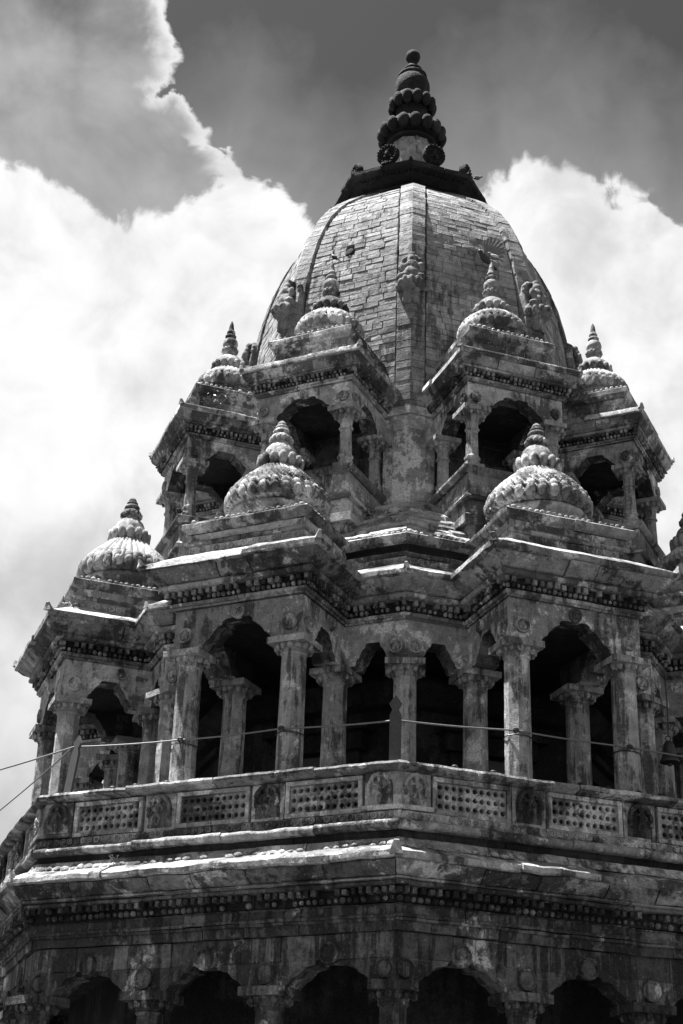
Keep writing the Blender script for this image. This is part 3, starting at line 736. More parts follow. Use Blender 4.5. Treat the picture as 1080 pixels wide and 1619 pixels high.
pavs = {}
CAPS = {-22.5: (44, 1.6), 22.5: (44, 1.6), -67.5: (40, 0.0), 67.5: (44, 1.2)}
for k, th in enumerate(FACES):
    e = 5*k; vis = th in VIS
    n, l = nl(th)
    B = MB()
    arch_wall(B, GP, e+2, ZA, ZF, .26, .425, .30, .09)
    arch_wall(B, GP, e+1, ZA, ZF, .26, .27, .26, .06, cu=.47); arch_wall(B, GP, e+3, ZA, ZF, .26, .27, .26, .06, cu=.53)
    B.weather(.006, 5)
    pv = B.obj('gallery_pavilion', S_WALL, temple, smooth=30); pavs[th] = pv
    for s in (-1, 1):
        p_ = pol(th, 4.394, s*.605, 5.30); place('column', gcol if s > 0 else gcol2, p_, rzof(th), pv)
        p_ = pol(th, 3.40, s*.605, 5.30); place('column', gcol2 if s > 0 else gcol, p_, rzof(th), pv)
    gal_cornice([e+1, e+2, e+3], pv, vis, [e+2] if th in FRONT else [])
    if vis:
        disc(pol(th, AF, 0, 7.70), n, .075, S_CARV, pv, seed=k)
        for s in (-1, 1):
            disc(pol(th, AF, s*.605, 7.50), n, .082, S_CARV, pv, seed=k+s)
            q = pol(th, 4.394, s*WF, 7.50); disc(q, l*s, .082, S_CARV, pv, seed=k+3*s)
            q = pol(th, 3.86, s*WF, 7.70); disc(q, l*s, .07, S_CARV, pv, seed=k+5*s)
        for i in (e+2, e+3): acroterion(GP, i, .315, 8.245, .085, S_CARV, pv)
    # domed roof
    c = pol(th, 3.78, 0, 8.86); c3 = (c.x, c.y, 8.86)
    B = MB(); rr = Plan([pol(th, 3.2, -.69), pol(th, 4.46, -.69), pol(th, 4.46, .69), pol(th, 3.2, .69)][::-1])
    q = [pol(th, 3.1, -.69), pol(th, 4.46, -.69), pol(th, 4.46, .69), pol(th, 3.1, .69)]
    B.prism([(v.x, v.y, 8.855) for v in q], [(v.x, v.y, 8.5) for v in q]); B.obj('roof_slab', S_CARV, pv)
    dome_part('dome_drum', c3, [(.50, 0), (.515, .03), (.49, .06), (.475, .12), (.50, .15), (.535, .18), (.545, .205), (.535, .235), (.50, .25), (.47, .25)], S_CARV, pv, seg=48)
    fl, tw = CAPS.get(th, (30, 1.0))
    dp = smoothprof([(.50, .25), (.555, .28), (.572, .36), (.568, .42), (.540, .48), (.49, .555), (.425, .63), (.355, .695), (.295, .75), (.26, .795), (.2, .81)], 3)
    dome_part('small_dome', c3, dp, S_CARV, pv, fl, .095, tw, 220, .004)
    petal_ring('petal_band', c3, .577, .350, 28, .058, .078, .10, S_CARV, pv, .46)
    petal_ring('petal_band', c3, .563, .435, 28, .052, .064, -.15, S_CARV, pv, .40)
    petal_ring('lotus_ring', c3, .232, .885, 14, .056, .090, .15, S_CARV, pv, .75)
    B = MB(); B.lathe(smoothprof([(.215, .80), (.205, .93), (.19, 1.02), (.165, 1.085), (.115, 1.14), (.095, 1.16), (.105, 1.185), (.125, 1.205), (.125, 1.235), (.11, 1.26), (.075, 1.275), (.095, 1.29), (.10, 1.315), (.085, 1.34), (.062, 1.35), (.072, 1.365), (.07, 1.385), (.05, 1.40), (.052, 1.415), (.04, 1.44), (.018, 1.46), (.002, 1.465)], 2), 24, c3)
    for i in range(14):
        a = 2*pi*i/14; B.ball((c.x+cos(a)*.115, c.y+sin(a)*.115, 8.86+1.20), .03, (1, 1, 1.2), 6, 5)
    B.weather(.003, 9, k); B.obj('finial', S_CARV, pv, smooth=50)

for k, th in enumerate(FACES):      # angles of the gallery between two pavilions
    tc_ = th-22.5; e0 = (5*k-1) % 40; e1 = 5*k; vis = tc_ in (-90, -45, 0, 45, 90)
    B = MB(); arch_wall(B, GP, e0, ZA, ZF, .26, .21, .24, .05, cu=.47); arch_wall(B, GP, e1, ZA, ZF, .26, .21, .24, .05, cu=.53); B.weather(.006, 5)
    ga = B.obj('gallery_angle', S_WALL, temple, smooth=30)
    p_ = pol(tc_, 3.68, 0, 5.30); place('column', gcol, p_, rzof(tc_), ga)
    gal_cornice([e0, e1], ga, vis, [])
    if vis:
        for t2, s in ((tc_-22.5, 1), (tc_+22.5, -1)):
            n2, l2 = nl(t2); disc(pol(t2, APG, s*(HFG-.10), 7.50), n2, .08, S_CARV, ga, seed=k+s)
        acroterion(GP, 5*k, .315, 8.245, .07, S_CARV, ga)

# sloping roof of the gallery between the pavilions
B = MB(); o_lo = octagon(3.66); o_hi = octagon(2.50)
rf = B; rf.prism([(q.x, q.y, 9.74) for q in o_hi.p], [(q.x, q.y, 8.80) for q in o_lo.p])
roof = rf.obj('terrace_roof', S_CARV, temple)
for t in range(7):
    r0 = 3.66-1.12*t/7; z0 = 8.81+.92*t/7; op = octagon(r0)
    blocks(op, [eidx(x) for x in VIS], [(-.2, z0), (.03, z0+.005), (.03, z0+.08), (-.06, z0+.15), (-.2, z0+.15)], .5, 'roof_stone', S_CARV, roof, single=True, jo=.02, jz=.01, w=.014, fr=6)

# ================================================================== drum and upper pavilions
RD = 2.35
od = octagon(RD); B = MB(); B.prism([(q.x, q.y, 11.15) for q in od.p], [(q.x, q.y, 8.7) for q in od.p])
drum = B.obj('drum', S_WALL, temple)
for t in range(7):
    z0 = 9.35+.245*t
    blocks(od, VE, rect(-.1, .012, z0, z0+.239), .42, 'wall_block', S_INN, drum, single=True, jo=.008, w=.004)  # blocks darkened in colour as shade behind the upper pavilions
for i in range(8):      # clasping corner pilasters with plain side strips and a moulded top
    e0 = (i-1) % 8; e1 = i
    for nm, o, ln, z0, z1 in (('corner_pilaster', .075, .215, 9.3, 11.03), ('pilaster_strip', .045, .34, 9.3, 11.03), ('pilaster_cap', .105, .36, 11.035, 11.10), ('pilaster_cap', .085, .34, 11.103, 11.15)):
        def cp(off, ln):
            m = od.p[i]+od.m[i]*off; return [m-od.d[e0]*ln, m, m+od.d[e1]*ln]
        nz = 9 if z1-z0 > 1 else 1; BB = MB()
        for j in range(nz):
            a, b = z0+(z1-z0)*j/nz, z0+(z1-z0)*(j+1)/nz
            ou = cp(o, ln); inn = cp(-.1, ln); ring = ou+inn[::-1]
            if nz > 1 and nm == 'corner_pilaster' and j in (0, 4, 7): pass
            BB.prism([(q.x, q.y, b) for q in ring], [(q.x, q.y, a) for q in ring])
        BB.weather(.004, 5); BB.obj(nm, S_WALL, drum)

AU, WU = 3.266, .613; ZUB, ZUA, ZUF = 9.89, 10.68, 11.01
ucol = make_column(ZUA-ZUB, .15, S_COL, cap_h=.14, cap_w=.32, beads_n=12, style='baluster', seed=2)
platm = lattice(6, 2, .34, .14, S_CARV)
for k, th in enumerate(FACES):
    vis = th in VIS; n, l = nl(th); rz = rzof(th)
    UP = Plan([pol(th, 1.9, -WU), pol(th, AU, -WU), pol(th, AU, WU), pol(th, 1.9, WU)])
    if UP.nn[1].dot(n) < 0: UP = Plan([pol(th, 1.9, WU), pol(th, AU, WU), pol(th, AU, -WU), pol(th, 1.9, -WU)])
    E3 = [0, 1, 2]; LF = WU*2; LS = AU-1.9
    B = MB(); arch_wall(B, UP, 1, ZUA, ZUF, .20, .385, .225, .08)
    bk = 2.264
    c_l = (AU+bk)/2-1.9
    arch_wall(B, UP, 0, ZUA, ZUF, .20, .30, .21, .06, cu=c_l/LS); arch_wall(B, UP, 2, ZUA, ZUF, .20, .30, .21, .06, cu=1-c_l/LS)
    B.weather(.005, 6)
    pv = B.obj('upper_pavilion', S_WALL, temple, smooth=30)
    for s in (-1, 1):
        place('column', ucol, pol(th, 3.168, s*.52, ZUB), rz, pv); place('column', ucol, pol(th, 2.33, s*.52, ZUB), rz, pv)
    slab(UP, -.1, 10.93, 11.0, 'ceiling_slab', S_DARK, pv)
    # plinth
    PP = Plan([q for q in (pol(th, 1.9, -.625), pol(th, 3.28, -.625), pol(th, 3.28, .625), pol(th, 1.9, .625))])
    if PP.nn[1].dot(n) < 0: PP = Plan(list(reversed(PP.p)))
    q4 = PP.p
    B = MB(); B.prism([(q.x, q.y, 9.82) for q in q4], [(q.x, q.y, 8.8) for q in q4]); B.weather(.004, 4); pl = B.obj('pavilion_plinth', S_WALL, pv)
    slab(PP, -.03, 9.70, 9.875, 'plinth_floor', S_WALL, pv)
    def c(prof, bl, nm, mt, **kw): blocks(UP, E3, prof, bl, nm, mt, pv, single=vis, step=.09, **kw)
    def cpl(prof, bl, nm, mt, **kw): blocks(PP, E3, prof, bl, nm, mt, pv, single=vis, **kw)
    cpl([(-.3, 9.80), (.03, 9.80), (.06, 9.825), (.07, 9.845), (.07, 9.878), (.05, 9.89), (-.3, 9.892)], .7, 'plinth_ledge', S_CORN)
    cpl([(-.1, 9.47), (.05, 9.47), (.055, 9.50), (.02, 9.54), (-.1, 9.54)], .7, 'plinth_moulding', S_CORN)
    cpl([(-.1, 9.16), (.07, 9.16), (.07, 9.26), (.03, 9.29), (-.1, 9.29)], .7, 'plinth_foot', S_CARV)
    for s in (-1, 1):
        q = pol(th, 2.86, s*.632); place('plinth_screen', platm, (q.x, q.y, 9.60), rz+s*pi/2, pv)
    c([(-.12, 11.013), (.025, 11.013), (.028, 11.03), (.045, 11.035), (.05, 11.058), (-.12, 11.06)], .6, 'string_course', S_CORN, w=.005)
    blocks(UP, E3, rect(-.12, .045, 11.062, 11.155), 1.2, 'dentil_bed', S_DARK, pv, kind='stuff')  # near-black bed, shade of the dentil recess as colour
    beads(UP, E3, .06, 11.084, .021, .047, S_DENT, pv)
    dentils(UP, E3, .092, 11.108, .034, .046, .055, .058, S_DENT, pv)
    c(torus_prof(.095, .018, 11.176, -.1, 5), .8, 'roll_moulding', S_CORN, w=.004)
    c([(-.1, 11.196), (.10, 11.196), (.115, 11.205), (.15, 11.25), (.165, 11.30), (-.1, 11.305)], .42, 'fascia_block', S_CORN, gap=.009, jo=.006, broken=.2)
    c([(-.15, 11.308), (.168, 11.308), (.185, 11.32), (.185, 11.368), (.175, 11.384), (-.10, 11.475), (-.15, 11.475)], .6, 'eave_stone', S_CARV, jo=.007, broken=.15)
    beads(UP, E3, -.085, 11.50, .030, .066, S_CARV, pv, (1, 1, 1.2), 'carved_crest')
    c([(-.35, 11.478), (-.13, 11.478), (-.13, 11.66), (-.10, 11.70), (-.35, 11.70)], .45, 'attic_block', S_CORN, jo=.007)
    c([(-.35, 11.703), (-.12, 11.703), (-.07, 11.75), (-.05, 11.77), (-.05, 11.83), (-.07, 11.85), (-.35, 11.856)], .6, 'upper_eave_stone', S_CORN, jo=.006, broken=.1)
    beads(UP, E3, -.10, 11.872, .028, .062, S_CARV, pv, (1, 1, 1), 'carved_crest')
    slab(UP, -.14, 11.40, 11.885, 'roof_slab', S_CARV, pv)
    if vis:
        disc(pol(th, AU, 0, 10.955), n, .058, S_CORN, pv, seed=k+40)
        for s in (-1, 1):
            disc(pol(th, AU, s*.52, 10.82), n, .066, S_CORN, pv, seed=k+50+s)
            disc(pol(th, 3.168, s*WU, 10.82), l*s, .066, S_CORN, pv, seed=k+60+s)
        for i in (1, 2): acroterion(UP, i, .18, 11.37, .065, S_CARV, pv)
    c = pol(th, 2.656, 0); c3 = (c.x, c.y, 11.88)
    dome_part('dome_drum', c3, [(.38, 0), (.385, .04), (.35, .07), (.34, .13), (.37, .15), (.37, .17), (.33, .18)], S_CARV, pv, seg=40)
    dome_part('small_dome', c3, smoothprof([(.35, .17), (.405, .19), (.425, .25), (.410, .32), (.365, .39), (.305, .45), (.245, .50), (.20, .545), (.15, .55)], 3), S_CARV, pv, 32, .09, .8, 190, .004)
    petal_ring('petal_band', c3, .420, .240, 26, .048, .072, .08, S_CARV, pv, .48)
    petal_ring('petal_band', c3, .385, .365, 26, .040, .050, -.5, S_CARV, pv, .40)
    petal_ring('lotus_ring', c3, .205, .60, 14, .047, .062, .25, S_CORN, pv, .75)
    B = MB(); B.lathe(smoothprof([(.20, .54), (.205, .63), (.19, .68), (.155, .73), (.11, .77), (.085, .79), (.075, .82), (.09, .85), (.10, .87), (.10, .89), (.085, .91), (.095, .94), (.105, .98), (.095, 1.03), (.07, 1.06), (.055, 1.075), (.075, 1.09), (.075, 1.11), (.055, 1.13), (.045, 1.14), (.058, 1.155), (.055, 1.18), (.038, 1.21), (.034, 1.25), (.024, 1.31), (.002, 1.36)], 2), 20, c3)
    for i in range(12):
        a = 2*pi*i/12; B.ball((c.x+cos(a)*.092, c.y+sin(a)*.092, 11.88+.875), .028, (1, 1, 1.25), 6, 5)
    B.weather(.003, 10, k+20); B.obj('finial', S_CORN, pv, smooth=50)

# ================================================================== great dome of coursed stone
DPR = [(11.14, 2.34), (11.6, 2.34), (12.1, 2.33), (12.6, 2.30), (13.0, 2.26), (13.4, 2.205), (13.8, 2.13), (14.2, 2.025), (14.55, 1.89), (14.85, 1.72), (15.1, 1.52), (15.32, 1.29), (15.50, 1.06), (15.64, .85)]
def dome_table():
    P = []; n = len(DPR)
    for i in range(n-1):
        p0 = DPR[max(i-1, 0)]; p1 = DPR[i]; p2 = DPR[i+1]; p3 = DPR[min(i+2, n-1)]
        for j in range(12):
            t = j/12; t2 = t*t; t3 = t2*t
            f = lambda a: .5*((2*p1[a])+(-p0[a]+p2[a])*t+(2*p0[a]-5*p1[a]+4*p2[a]-p3[a])*t2+(-p0[a]+3*p1[a]-3*p2[a]+p3[a])*t3)
            P.append((f(0), f(1)))
    P.append(DPR[-1]); S = [0]
    for a, b in zip(P[:-1], P[1:]): S.append(S[-1]+hypot(b[0]-a[0], b[1]-a[1]))
    return P, S
DT, DS = dome_table(); DLEN = DS[-1]
def dome_at(s):
    s = min(max(s, 0), DLEN)
    lo, hi = 0, len(DS)-1
    while hi-lo > 1:
        m = (lo+hi)//2
        if DS[m] <= s: lo = m
        else: hi = m
    t = (s-DS[lo])/(DS[hi]-DS[lo]); z = DT[lo][0]+(DT[hi][0]-DT[lo][0])*t; R = DT[lo][1]+(DT[hi][1]-DT[lo][1])*t
    dz = DT[hi][0]-DT[lo][0]; dR = DT[hi][1]-DT[lo][1]; L = hypot(dz, dR)
    return z, R, dz/L, -dR/L       # height, corner radius, outward and upward part of the normal
B = MB(); NS = 40; rows = []
for j in range(NS+1):
    z, R, no, nu = dome_at(DLEN*j/NS)
    rows.append([(pol(-180+45*i, R-.035).x, pol(-180+45*i, R-.035).y, z) for i in range(8)])
B.add([v for r in rows for v in r], [(j*8+i, j*8+(i+1) % 8, (j+1)*8+(i+1) % 8, (j+1)*8+i) for j in range(NS) for i in range(8)]+[tuple(NS*8+i for i in range(8))])
dome = B.obj('great_dome', S_MORT, temple)
NC = 40; RIB = .205
cuts_s = [0.0]
while cuts_s[-1] < DLEN-.05: cuts_s.append(min(DLEN, cuts_s[-1]+RNG.uniform(.076, .108)))
cuts_s[-1] = DLEN
HOLE = (-22.5, -.09, 13.86)
joined = MB(); nbr = 0
def brick(th, s0, s1, u0, u1, rng):
    """one block of a course: chamfered, slightly proud or sunk; u0,u1 in metres along the face at its middle"""
    vs = []; dep = rng.uniform(-.006, .006); g = .002; ch = .006
    sm = (s0+s1)/2
    def P(s, u, o):
        z, R, no, nu = dome_at(s); q = pol(th, R*C8+no*o, u); return (q.x, q.y, z+nu*o)
    for o, k in ((-.045, 0.0), (dep-.006, 0.0), (dep+.002, 1.0)):
        a = s0+g+k*ch; b = s1-g-k*ch; c_ = u0+g+k*ch; d_ = u1-g-k*ch
        for s, u in ((a, c_), (a, d_), (b, d_), (b, c_)):
            vs.append(P(s+rng.uniform(-.004, .004), u+rng.uniform(-.004, .004), o+rng.uniform(-.004, .004)))
    fs = [(3, 2, 1, 0), (8, 9, 10, 11)]
    for j in (0, 4):
        for i in range(4): fs.append((j+i, j+(i+1) % 4, j+4+(i+1) % 4, j+4+i))
    return vs, fs
for th in FACES:
    for ci, (s0, s1) in enumerate(zip(cuts_s[:-1], cuts_s[1:])):
        z, R, no, nu = dome_at((s0+s1)/2); half = R*S8-RIB
        if half < .05: continue
        n = max(1, round(2*half/RNG.uniform(.17, .27)))
        off = RNG.uniform(-.12, .12); us = [-half]+[(-half+2*half*(i+off+RNG.uniform(-.18, .18))/n) for i in range(1, n)]+[half]
        us = sorted(min(max(u, -half), half) for u in us)
        for u0, u1 in zip(us[:-1], us[1:]):
            if u1-u0 < .03: continue
            if th == HOLE[0] and abs(z-HOLE[2]) < .09 and u0 < HOLE[1]+.06 and u1 > HOLE[1]-.06:
                parts = [(u0, HOLE[1]-.055), (HOLE[1]+.055, u1)]
            else: parts = [(u0, u1)]
            for a, b in parts:
                if b-a < .03: continue
                vs, fs = brick(th, s0, s1, a, b, RNG)
                if th in FRONT and z > 13.35 and nbr < 300:
                    obj('dome_block', vs, fs, S_DOME, dome, recalc=False); nbr += 1
                else: joined.add(vs, fs)
joined.obj('dome_block_courses', S_DOME, dome, kind='stuff', recalc=False)
# black ball set in the dome opening, its colour standing for the shade inside
z, R, no, nu = dome_at(DS[min(range(len(DT)), key=lambda i: abs(DT[i][0]-HOLE[2]))])
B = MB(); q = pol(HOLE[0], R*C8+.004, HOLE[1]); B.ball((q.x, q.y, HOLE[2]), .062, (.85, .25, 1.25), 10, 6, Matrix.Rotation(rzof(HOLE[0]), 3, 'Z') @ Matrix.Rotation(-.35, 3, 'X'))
B.obj('vent_hole_plug', plain('hole_shade_black', .004, 1.0), dome, smooth=180)
# ribs up the eight angles, one stone to a course
for i, tc_ in enumerate([-180+45*k for k in range(8)]):
    J = MB(); single = tc_ in (-45, 0, 45)
    for ci, (s0, s1) in enumerate(zip(cuts_s[:-1], cuts_s[1:])):
        za = dome_at((s0+s1)/2)[0]; o = .032+RNG.uniform(-.004, .004); ww = RIB-.022+RNG.uniform(-.006, .006)
        if za < 12.86: o += .05; ww = RIB-.012
        vs = []
        for s in (s0+.003, s1-.003):
            z, R, no, nu = dome_at(s)
            m0 = pol(tc_-22.5, 0)*0
            for oo in (-.06, o):
                for t2, sg in ((tc_-22.5, 1), (None, 0), (tc_+22.5, -1)):
                    if t2 is None:
                        q = pol(tc_, R+no*oo/C8)
                    else: q = pol(t2, R*C8+no*oo, sg*((R+no*oo/C8)*S8-ww))
                    vs.append((q.x, q.y, z+nu*oo))
        # vertex order: level*6 + (inner 0-2 | outer 3-5)
        fs = [(3, 4, 10, 9), (4, 5, 11, 10), (0, 3, 9, 6), (5, 2, 8, 11), (0, 1, 4, 3), (1, 2, 5, 4), (6, 9, 10, 7), (7, 10, 11, 8), (1, 0, 6, 7), (2, 1, 7, 8)]
        if single:
            BB = MB(); BB.add(vs, fs); BB.weather(.004, 7); BB.obj('rib_stone', S_RIB if za < 13.4 else S_DOME, dome)
        else: J.add(vs, fs)
    if J.v: J.weather(.004, 7); J.obj('rib_stones', S_RIB, dome, kind='stuff')
    # weathered guardian figure on a lotus bracket against the rib
    z, R, no, nu = dome_at(DS[min(range(len(DT)), key=lambda j: abs(DT[j][0]-13.18))])
    n, l = nl(tc_); q = pol(tc_, R+.03); B = MB()
    def P(a, b, h): v = q+n*a+l*b; return (v.x, v.y, 12.9+h)
    def bl(a, b, h, r, sc=(1, 1, 1)): B.ball(P(a, b, h), r, sc, 9, 6, Matrix.Rotation(rzof(tc_), 3, 'Z'))
    ov = [(-.17, 0), (-.17, .34), (-.13, .52), (-.06, .62), (.06, .62), (.13, .52), (.17, .34), (.17, 0)]
    B.prism([P(.06-h*.16, u, h) for u, h in ov], [P(-.14-h*.26, u, h) for u, h in ov])      # back slab
    B.box(P(.04, 0, -.11), .22, .20, .22, rzof(tc_), .9)
    bl(.10, 0, .02, .13, (1.3, 1.0, .38)); bl(.10, 0, .10, .15, (1.2, .9, .45))
    for j in range(7): bl(.22*cos(j*.5-1.5)+.03, .17*sin(j*.5-1.5), .07, .042, (1, 1, 1.5))
    bl(.10, 0, .24, .105, (1.15, .8, 1.0)); bl(.09, 0, .36, .085, (1.1, .8, 1.1)); bl(.07, 0, .47, .062, (1, 1, 1.15)); bl(.05, 0, .55, .05, (1, 1, 1.2))
    bl(.12, -.11, .18, .06, (1.4, 1, .8)); bl(.12, .11, .18, .06, (1.4, 1, .8)); bl(.09, -.12, .34, .042, (1, 1, 1.8)); bl(.09, .12, .34, .042, (1, 1, 1.8))
    for j in range(9):
        a = pi*j/8; bl(-.02, .15*cos(a), .40+.17*sin(a), .036)
    if tc_ == 0: B.v = [(x, y, z_-.02) for x, y, z_ in B.v]
    B.weather(.014, 9, i); fuse(B.obj('guardian_figure', S_RIB, dome, smooth=180), .016)

# ================================================================== crown of the dome
SHIFT = Vector((-.04, 0))
OT = octagon(.86)
B = MB(); B.prism([(q.x, q.y, 15.93) for q in octagon(.88).p], [(q.x, q.y, 15.60) for q in octagon(.80).p])
crown = B.obj('dome_crown', S_TOP, temple)
blocks(OT, ALL, [(-.1, 15.61), (.01, 15.61), (.05, 15.64), (.05, 15.677), (-.1, 15.677)], .45, 'crown_course', S_TOP, crown, single=True, step=.06, w=.008)
blocks(OT, ALL, [(-.1, 15.68), (.07, 15.68), (.13, 15.72), (.19, 15.762), (-.1, 15.765)], .33, 'crown_course', S_TOP, crown, single=True, step=.06, w=.008)
beads(OT, ALL, .195, 15.78, .026, .058, S_TOP, crown)
blocks(OT, ALL, [(-.1, 15.77), (.17, 15.765), (.20, 15.785), (.30, 15.795), (.32, 15.815), (.32, 15.865), (.28, 15.89), (-.05, 15.99), (-.1, 15.99)], .4, 'crown_eave_stone', S_TOP, crown, single=True, step=.06, w=.012, jo=.010, broken=.4)
blocks(octagon(.66), ALL, [(-.1, 15.95), (.03, 15.95), (.03, 16.03), (-.02, 16.06), (-.1, 16.06)], .4, 'crown_course', S_TOP, crown, single=True, step=.06, w=.008)
for i in range(8): acroterion(OT, i, .31, 15.865, .055, S_TOP, crown)
for k, th in enumerate(FACES):      # upright sun discs on little stems
    n, l = nl(th); q = pol(th, .87); B = MB(); c_ = Vector((q.x, q.y, 16.235))
    def P(u, v, w): return (c_.x+l.x*u+n.x*w, c_.y+l.y*u+n.y*w, c_.z+v)
    S = 24; rows = [(.0001, -.05), (.145, -.05), (.17, -.035), (.172, .02), (.155, .045), (.125, .045), (.11, .02), (.0001, .02)]; vs = []; fs = []
    for r, o in rows:
        for j in range(S): a = 2*pi*j/S; vs.append(P(r*cos(a), r*sin(a), o))
    for m in range(len(rows)-1):
        for j in range(S): fs.append((m*S+j, m*S+(j+1) % S, (m+1)*S+(j+1) % S, (m+1)*S+j))
    B.add(vs, fs)
    for j in range(18): a = 2*pi*j/18; B.ball(P(.142*cos(a), .142*sin(a), .045), .022, (1, 1, 1), 6, 4)
    for j in range(10): a = 2*pi*j/10; B.ball(P(.08*cos(a), .08*sin(a), .022), .022, (1, 1, 1), 6, 4)
    B.ball(P(0, 0, .03), .045, (1, 1, 1.3), 7, 5); B.ball(P(0, .06, .03), .03, (1, 1, 1), 7, 5); B.ball(P(-.04, -.05, .03), .03, (1, 1, 1), 7, 5); B.ball(P(.04, -.05, .03), .03, (1, 1, 1), 7, 5)
    B.box(P(0, -.21, 0), .16, .10, .10, rzof(th), .7); B.box(P(0, -.265, 0), .24, .15, .05, rzof(th))
    for u in (-.06, 0, .06): B.ball(P(u, -.17, .04), .034, (1, 1, 1), 7, 5)
    B.weather(.006, 12, k); B.obj('sun_disc', S_TOP, crown, smooth=45)
SHIFT = Vector((0, 0))
FX, FY = -.04, 0.0
B = MB(); B.lathe(smoothprof([(.60, 15.95), (.50, 16.1), (.43, 16.35), (.37, 16.6), (.325, 16.85), (.29, 17.0), (.285, 17.05)], 4), 32, (FX, FY, 0)); B.weather(.012, 5)
neck = B.obj('neck', S_DOME, crown, smooth=40)
for j in range(9):
    z0 = 16.02+.112*j; r0 = (.56, .505, .465, .43, .40, .37, .345, .32, .305)[j]
    ocp = Plan([(FX+cos(a)*r0, FY+sin(a)*r0) for a in [2*pi*t/10+j*.3 for t in range(10)]])
    blocks(ocp, range(10), rect(-.08, .006, z0, z0+.107), .25, 'neck_block', S_DOME, crown, single=False, step=.2, jo=.008, w=.006)
fin = MB()
fin.lathe(smoothprof([(.30, 17.0), (.36, 17.02), (.37, 17.06), (.33, 17.08), (.40, 17.10), (.43, 17.18), (.40, 17.28), (.32, 17.45), (.24, 17.52), (.215, 17.58), (.225, 17.64), (.255, 17.67), (.25, 17.70), (.23, 17.71),
    (.28, 17.75), (.31, 17.82), (.27, 17.93), (.235, 17.99), (.255, 18.05), (.272, 18.13), (.265, 18.22), (.24, 18.30), (.20, 18.345), (.205, 18.36), (.225, 18.375), (.22, 18.40), (.175, 18.44), (.145, 18.475), (.155, 18.49), (.155, 18.515), (.12, 18.55), (.085, 18.60), (.065, 18.645), (.075, 18.67)], 2), 36, (FX, FY, 0))
fin.ball((FX, FY, 18.785), .115, (1, 1, 1.08), 16, 10); fin.weather(.004, 6)
finial = fin.obj('great_finial', S_TOP, temple, smooth=50)
for n_, r, z, pw, ph, ln in ((16, .465, 17.185, .096, .125, .22), (13, .318, 17.76, .084, .120, .2)):
    me = None
    for i in range(n_):
        a = 2*pi*i/n_+.12
        if me is None:
            Pm = MB(); Pm.ball((0, 0, 0), 1.0, (pw*.72, pw, ph), 12, 8); Pm.weather(.006, 9, r); me = Pm.mesh('lotus_petal', S_TOP, 180)
        place('lotus_petal', me, (FX+cos(a)*r, FY+sin(a)*r, z), 0, finial, rot=(0, ln, a))

# ================================================================== cable, stakes, bell
SHIFT = Vector((-.045, 0))
def stake(p, h, lean, rz, label):
    B = MB(); w = .055; prof = [(-w, 0), (w, 0), (w, h*.72), (w*.55, h*.80), (w*1.1, h*.88), (0, h), (-w*1.1, h*.88), (-w*.55, h*.80), (-w, h*.72)]
    B.prism([(u, -.014, v) for u, v in prof], [(u, .014, v) for u, v in prof]); B.weather(.002, 8)
    me = B.mesh('pointed_stake', M_WOOD); o = place('pointed_stake', me, p, 0, None, rot=(0, lean, rz))
    return thing(o, label, 'stake', 'flat pointed stakes set along the balustrade')
stake(pol(0, 5.10, -.03, 5.80), .70, 0, 0, 'flat pointed stake in front of the middle column at the balustrade angle')
stake(pol(-42, 5.03, 0, 5.80), .66, .16, radians(-40), 'leaning flat stake holding the cable near the leftmost pavilion')
SHIFT = Vector((0, 0))
def sag(a, b, s=.02, n=8):
    return [a.lerp(b, i/n)-Vector((0, 0, 4*s*(i/n)*(1-i/n))) for i in range(n)]
K = [pol(-62, 5.5, 0, 6.30), pol(-42, 5.03, -.045, 6.36), pol(-22.5, 4.535, -.57, 6.375), pol(-22.5, 4.535, .575, 6.375), pol(0, 5.09, -.06, 6.26), pol(22.5, 4.535, -.70, 6.385), pol(22.5, 4.535, .56, 6.385), pol(48, 4.95, 0, 6.40), pol(66, 5.2, 0, 6.36)]
pts = []
for a, b in zip(K[:-1], K[1:]): pts += sag(a, b, .012)
pts.append(K[-1]); B = MB(); B.tube(pts, .009, 6)
cab = B.obj('cable', M_ROPE, None, smooth=180); thing(cab, 'thin pale cable strung across the gallery columns above the balustrade', 'cable')
for i in (2, 3, 5, 6):
    B = MB()
    for j in range(3):
        B.tube([K[i]+Vector((.03*cos(t)*(1 if j else .8), .03*sin(t), (j-1)*.012+.004*sin(3*t))) for t in [2*pi*u/10 for u in range(11)]], .006, 5)
    B.tube([K[i], K[i]+Vector((.05, -.01, -.03)), K[i]+Vector((.06, -.01, -.07))], .004, 4)
    B.obj('wire_tie', M_IRON, cab)
for i in (2, 3, 5, 6):
    th = -22.5 if i < 5 else 22.5; s = -1 if i in (2, 5) else 1; c_ = pol(th, 4.394, s*.605, K[i].z-.035)
    B = MB(); B.tube([(c_.x+.142*cos(t), c_.y+.142*sin(t), c_.z+.006*sin(2*t)) for t in [2*pi*u/16 for u in range(17)]], .006, 5); B.obj('wire_loop', M_IRON, cab)
g0 = pol(-42, 5.03, -.06, 6.36); g1 = pol(-68, 5.12, 0, 5.98); g2 = pol(-88, 5.15, 0, 5.95)
B = MB(); B.tube(sag(g0, g1, .02)+sag(g1, g2, .02)+[g2], .0075, 6)
thing(B.obj('guy_wire', M_ROPE, None, smooth=180), 'slack wire running from the leaning stake down past the left angle', 'wire')
stake(pol(-70, 5.12, 0, 5.82), .42, .1, radians(-60), 'short dark stake beyond the left angle of the balustrade')

